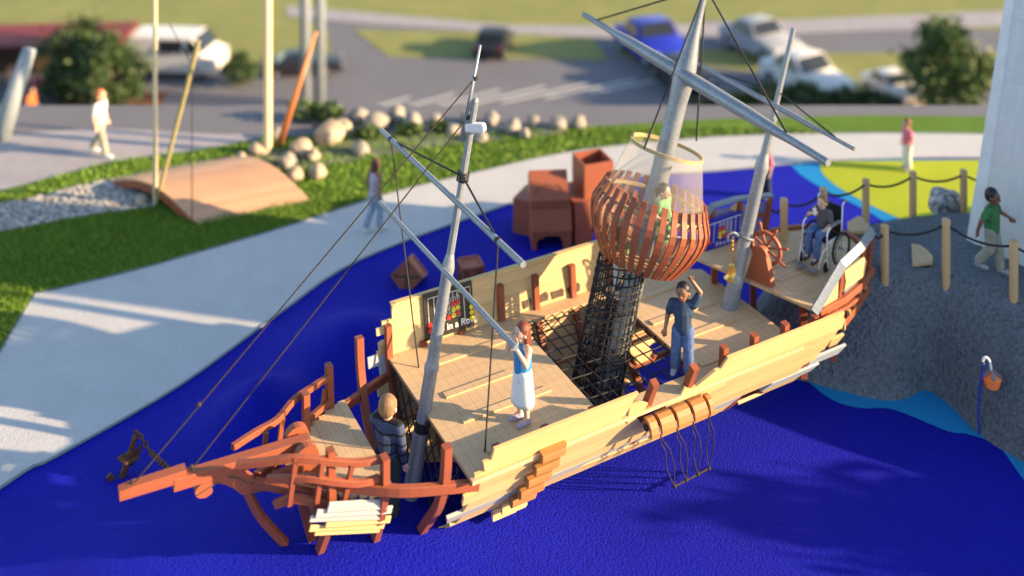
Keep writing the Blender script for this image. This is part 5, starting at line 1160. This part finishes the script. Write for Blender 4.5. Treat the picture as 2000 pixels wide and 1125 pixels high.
# ------------------------------------------------------------------ cars and the canopy
def car(label, base, ang, L, Wd, Ht, mat, van=False, group='cars parked in the car park'):
    base = Vector(base); L *= LK*.92; Wd *= LK*.8; Ht *= LK*.82; root = thing('parked_car', label, 'car' if not van else 'van', tuple(base), group=group); fx, fy = Vector((math.cos(R(ang)), math.sin(R(ang)), 0)), Vector((-math.sin(R(ang)), math.cos(R(ang)), 0))
    Kc = lambda a, b, c: base+fx*a*L+fy*b*Wd+WZ*c*Ht
    if van: low_ = [(-.5, .18), (-.5, .92), (-.45, 1.), (.25, 1.), (.36, .62), (.49, .50), (.5, .18)]
    else: low_ = [(-.5, .2), (-.5, .52), (-.48, .62), (-.30, .66), (-.2, .97), (.05, 1.), (.17, .66), (.42, .58), (.5, .48), (.5, .2)]
    m = MB(); rings = []
    for b, ins in ((-.5, .03), (-.46, 0), (.46, 0), (.5, .03)): rings.append([Kc(a*(1-ins*.6), b*(.84 if c > .7 else 1), c-(.02 if ins and c > .5 else 0)) for a, c in low_])
    m.loft(rings); m.build('body', mat, root, True, 30)
    if van: wins = [[(.27, .93), (.36, .66), (.20, .66), (.20, .93)], [(.15, .93), (.15, .66), (-.1, .66), (-.1, .93)]]
    else: wins = [[(.02, .93), (.13, .69), (-.08, .69), (-.08, .93)], [(-.1, .93), (-.1, .69), (-.27, .69), (-.18, .93)]]
    for wv in wins:
        for sg in (1, -1):
            mm1 = MB(); mm1.prism([Kc(a, sg*(.44 if c > .7 else .505), c) for a, c in wv], fy*.02*sg); mm1.build('side_window', 'car_glass', root)
    a0, a1 = ((.255, .97), (.36, .64)) if van else ((.06, .975), (.165, .68))
    mm1 = MB(); mm1.prism([Kc(a0[0], -.38, a0[1]), Kc(a0[0], .38, a0[1]), Kc(a1[0], .44, a1[1]), Kc(a1[0], -.44, a1[1])], fx*.02+WZ*.02); mm1.build('windscreen', 'car_glass', root)
    a0, a1 = ((-.502, .9), (-.502, .62)) if van else ((-.21, .94), (-.305, .68))
    mm1 = MB(); mm1.prism([Kc(a0[0], -.36, a0[1]), Kc(a0[0], .36, a0[1]), Kc(a1[0], .42, a1[1]), Kc(a1[0], -.42, a1[1])], -fx*.02+WZ*.02); mm1.build('rear_window', 'car_glass', root)
    for a in (-.31, .31):
        for sg in (1, -1):
            c = Kc(a, sg*.46, 0)+WZ*.32*Ht/1.5; mm1 = MB(); mm1.tube([c-fy*.1, c+fy*.1], .32*Ht/1.5, 20); wl = mm1.build('wheel', 'rubber', root, True, 40); mm1 = MB(); mm1.tube([c+fy*.09*sg, c+fy*.115*sg], .19*Ht/1.5, 16); mm1.build('rim', 'chrome', wl, True, 40)
    for sg in (1, -1):
        mm1 = MB(); mm1.box(Kc(.497, sg*.38, .5), (.05, .25, .12), RZ(ang)); mm1.build('headlight', 'lamp_clear', root); mm1 = MB(); mm1.box(Kc(-.498, sg*.40, .55), (.05, .22, .14), RZ(ang)); mm1.build('tail_light', 'lamp_red', root)
car('cream white van parked behind the two front poles of the footbridge', P(345, 140, LOW), -5, 3.3, 1.8, 1.6, 'car_white', True)
car('blue car parked behind the left half of the big yard', P(1275, 112, LOW), -70, 3.2, 1.9, 1.55, 'car_blue')
car('white car parked right of the rear mast', P(1575, 182, LOW), -60, 3.0, 1.75, 1.5, 'car_white')
car('silver car parked farther back, left of the rear mast top', P(1485, 105, LOW), -60, 3.0, 1.7, 1.45, 'car_silver')
car('black car parked between the main mast and the blue car', P(1330, 165, LOW), -75, 2.6, 1.6, 1.1, 'car_black')
car('small black car far off above the boxes', P(965, 100, LOW), 80, 2.4, 1.3, 1.0, 'car_black')
car('small white car parked beside the conical tree', P(1745, 190, LOW), -70, 2.2, 1.2, .95, 'car_white')
car('small dark car far off behind the leaning orange brown pole', P(590, 140, LOW), 10, 2.8, 1.3, .8, 'car_black')
ca, cb_, cz = P(-60, 180, LOW), P(225, 172, LOW), 2.4
cn = thing('canopy', 'long red roofed canopy with dark shade beneath it at the left edge', 'canopy', tuple(ca))
for i in range(4):
    for dy in (0, 2.2): q = ca.lerp(cb_, i/3)+Vector((0, dy*1.1, 0)); m = MB(); m.tube([q, q+WZ*cz], .1, 8); m.build('post', 'bole', cn)
m = MB(); m.prism([ca+Vector((-.3, -.3, cz)), cb_+Vector((.3, -.3, cz)), cb_+Vector((.3, 2.9, cz+.2)), ca+Vector((-.3, 2.9, cz+.2))], WZ*.12); m.build('roof', 'roof_red', cn)
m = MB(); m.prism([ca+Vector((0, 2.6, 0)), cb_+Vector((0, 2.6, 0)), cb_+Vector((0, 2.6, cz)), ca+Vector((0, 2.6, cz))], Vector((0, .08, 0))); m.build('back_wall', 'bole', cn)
for i, (x, y, cm) in enumerate(((25, 150, 'skin_light'), (70, 160, 'pink_cloth'), (135, 150, 'white_cloth'), (62, 195, 'orange'))):
    q = P(x, y+45, LOW); person(['person in a peach top under the left end of the canopy', 'person in a pink top under the middle of the canopy', 'person in a white top under the right of the canopy', 'person in an orange top in front of the canopy'][i], (q.x, q.y, LOW), 1.75, 250+i*30, {}, top=(cm,), legs='dark_trousers', skin='skin_light', hair=('hair_brown', 'short'), vox=2.2)

# unseen trees added right of the frame to shade the front play surface
for i, (x, y, hh, rr) in enumerate(((20, 9.0, 4.2, 1.5), (17.5, 13.2, 4.0, 1.5))):
    tree(['tallest leafy shade tree beyond the lower right corner', 'small leafy shade tree beyond the right edge by the hill'][i], (x, y, 0), hh, rr, 5200, .17, 'leaf_mid', .6, .2, group='shade trees', low=.1)

# ------------------------------------------------------------------ bake the blended bodies
bpy.context.view_layer.update(); dg = bpy.context.evaluated_depsgraph_get(); new = []
for o in REM:
    me = bpy.data.meshes.new_from_object(o.evaluated_get(dg)); new.append((o, me))
for o, me in new:
    o.modifiers.clear(); o.data = me; me.polygons.foreach_set('use_smooth', [True]*len(me.polygons))
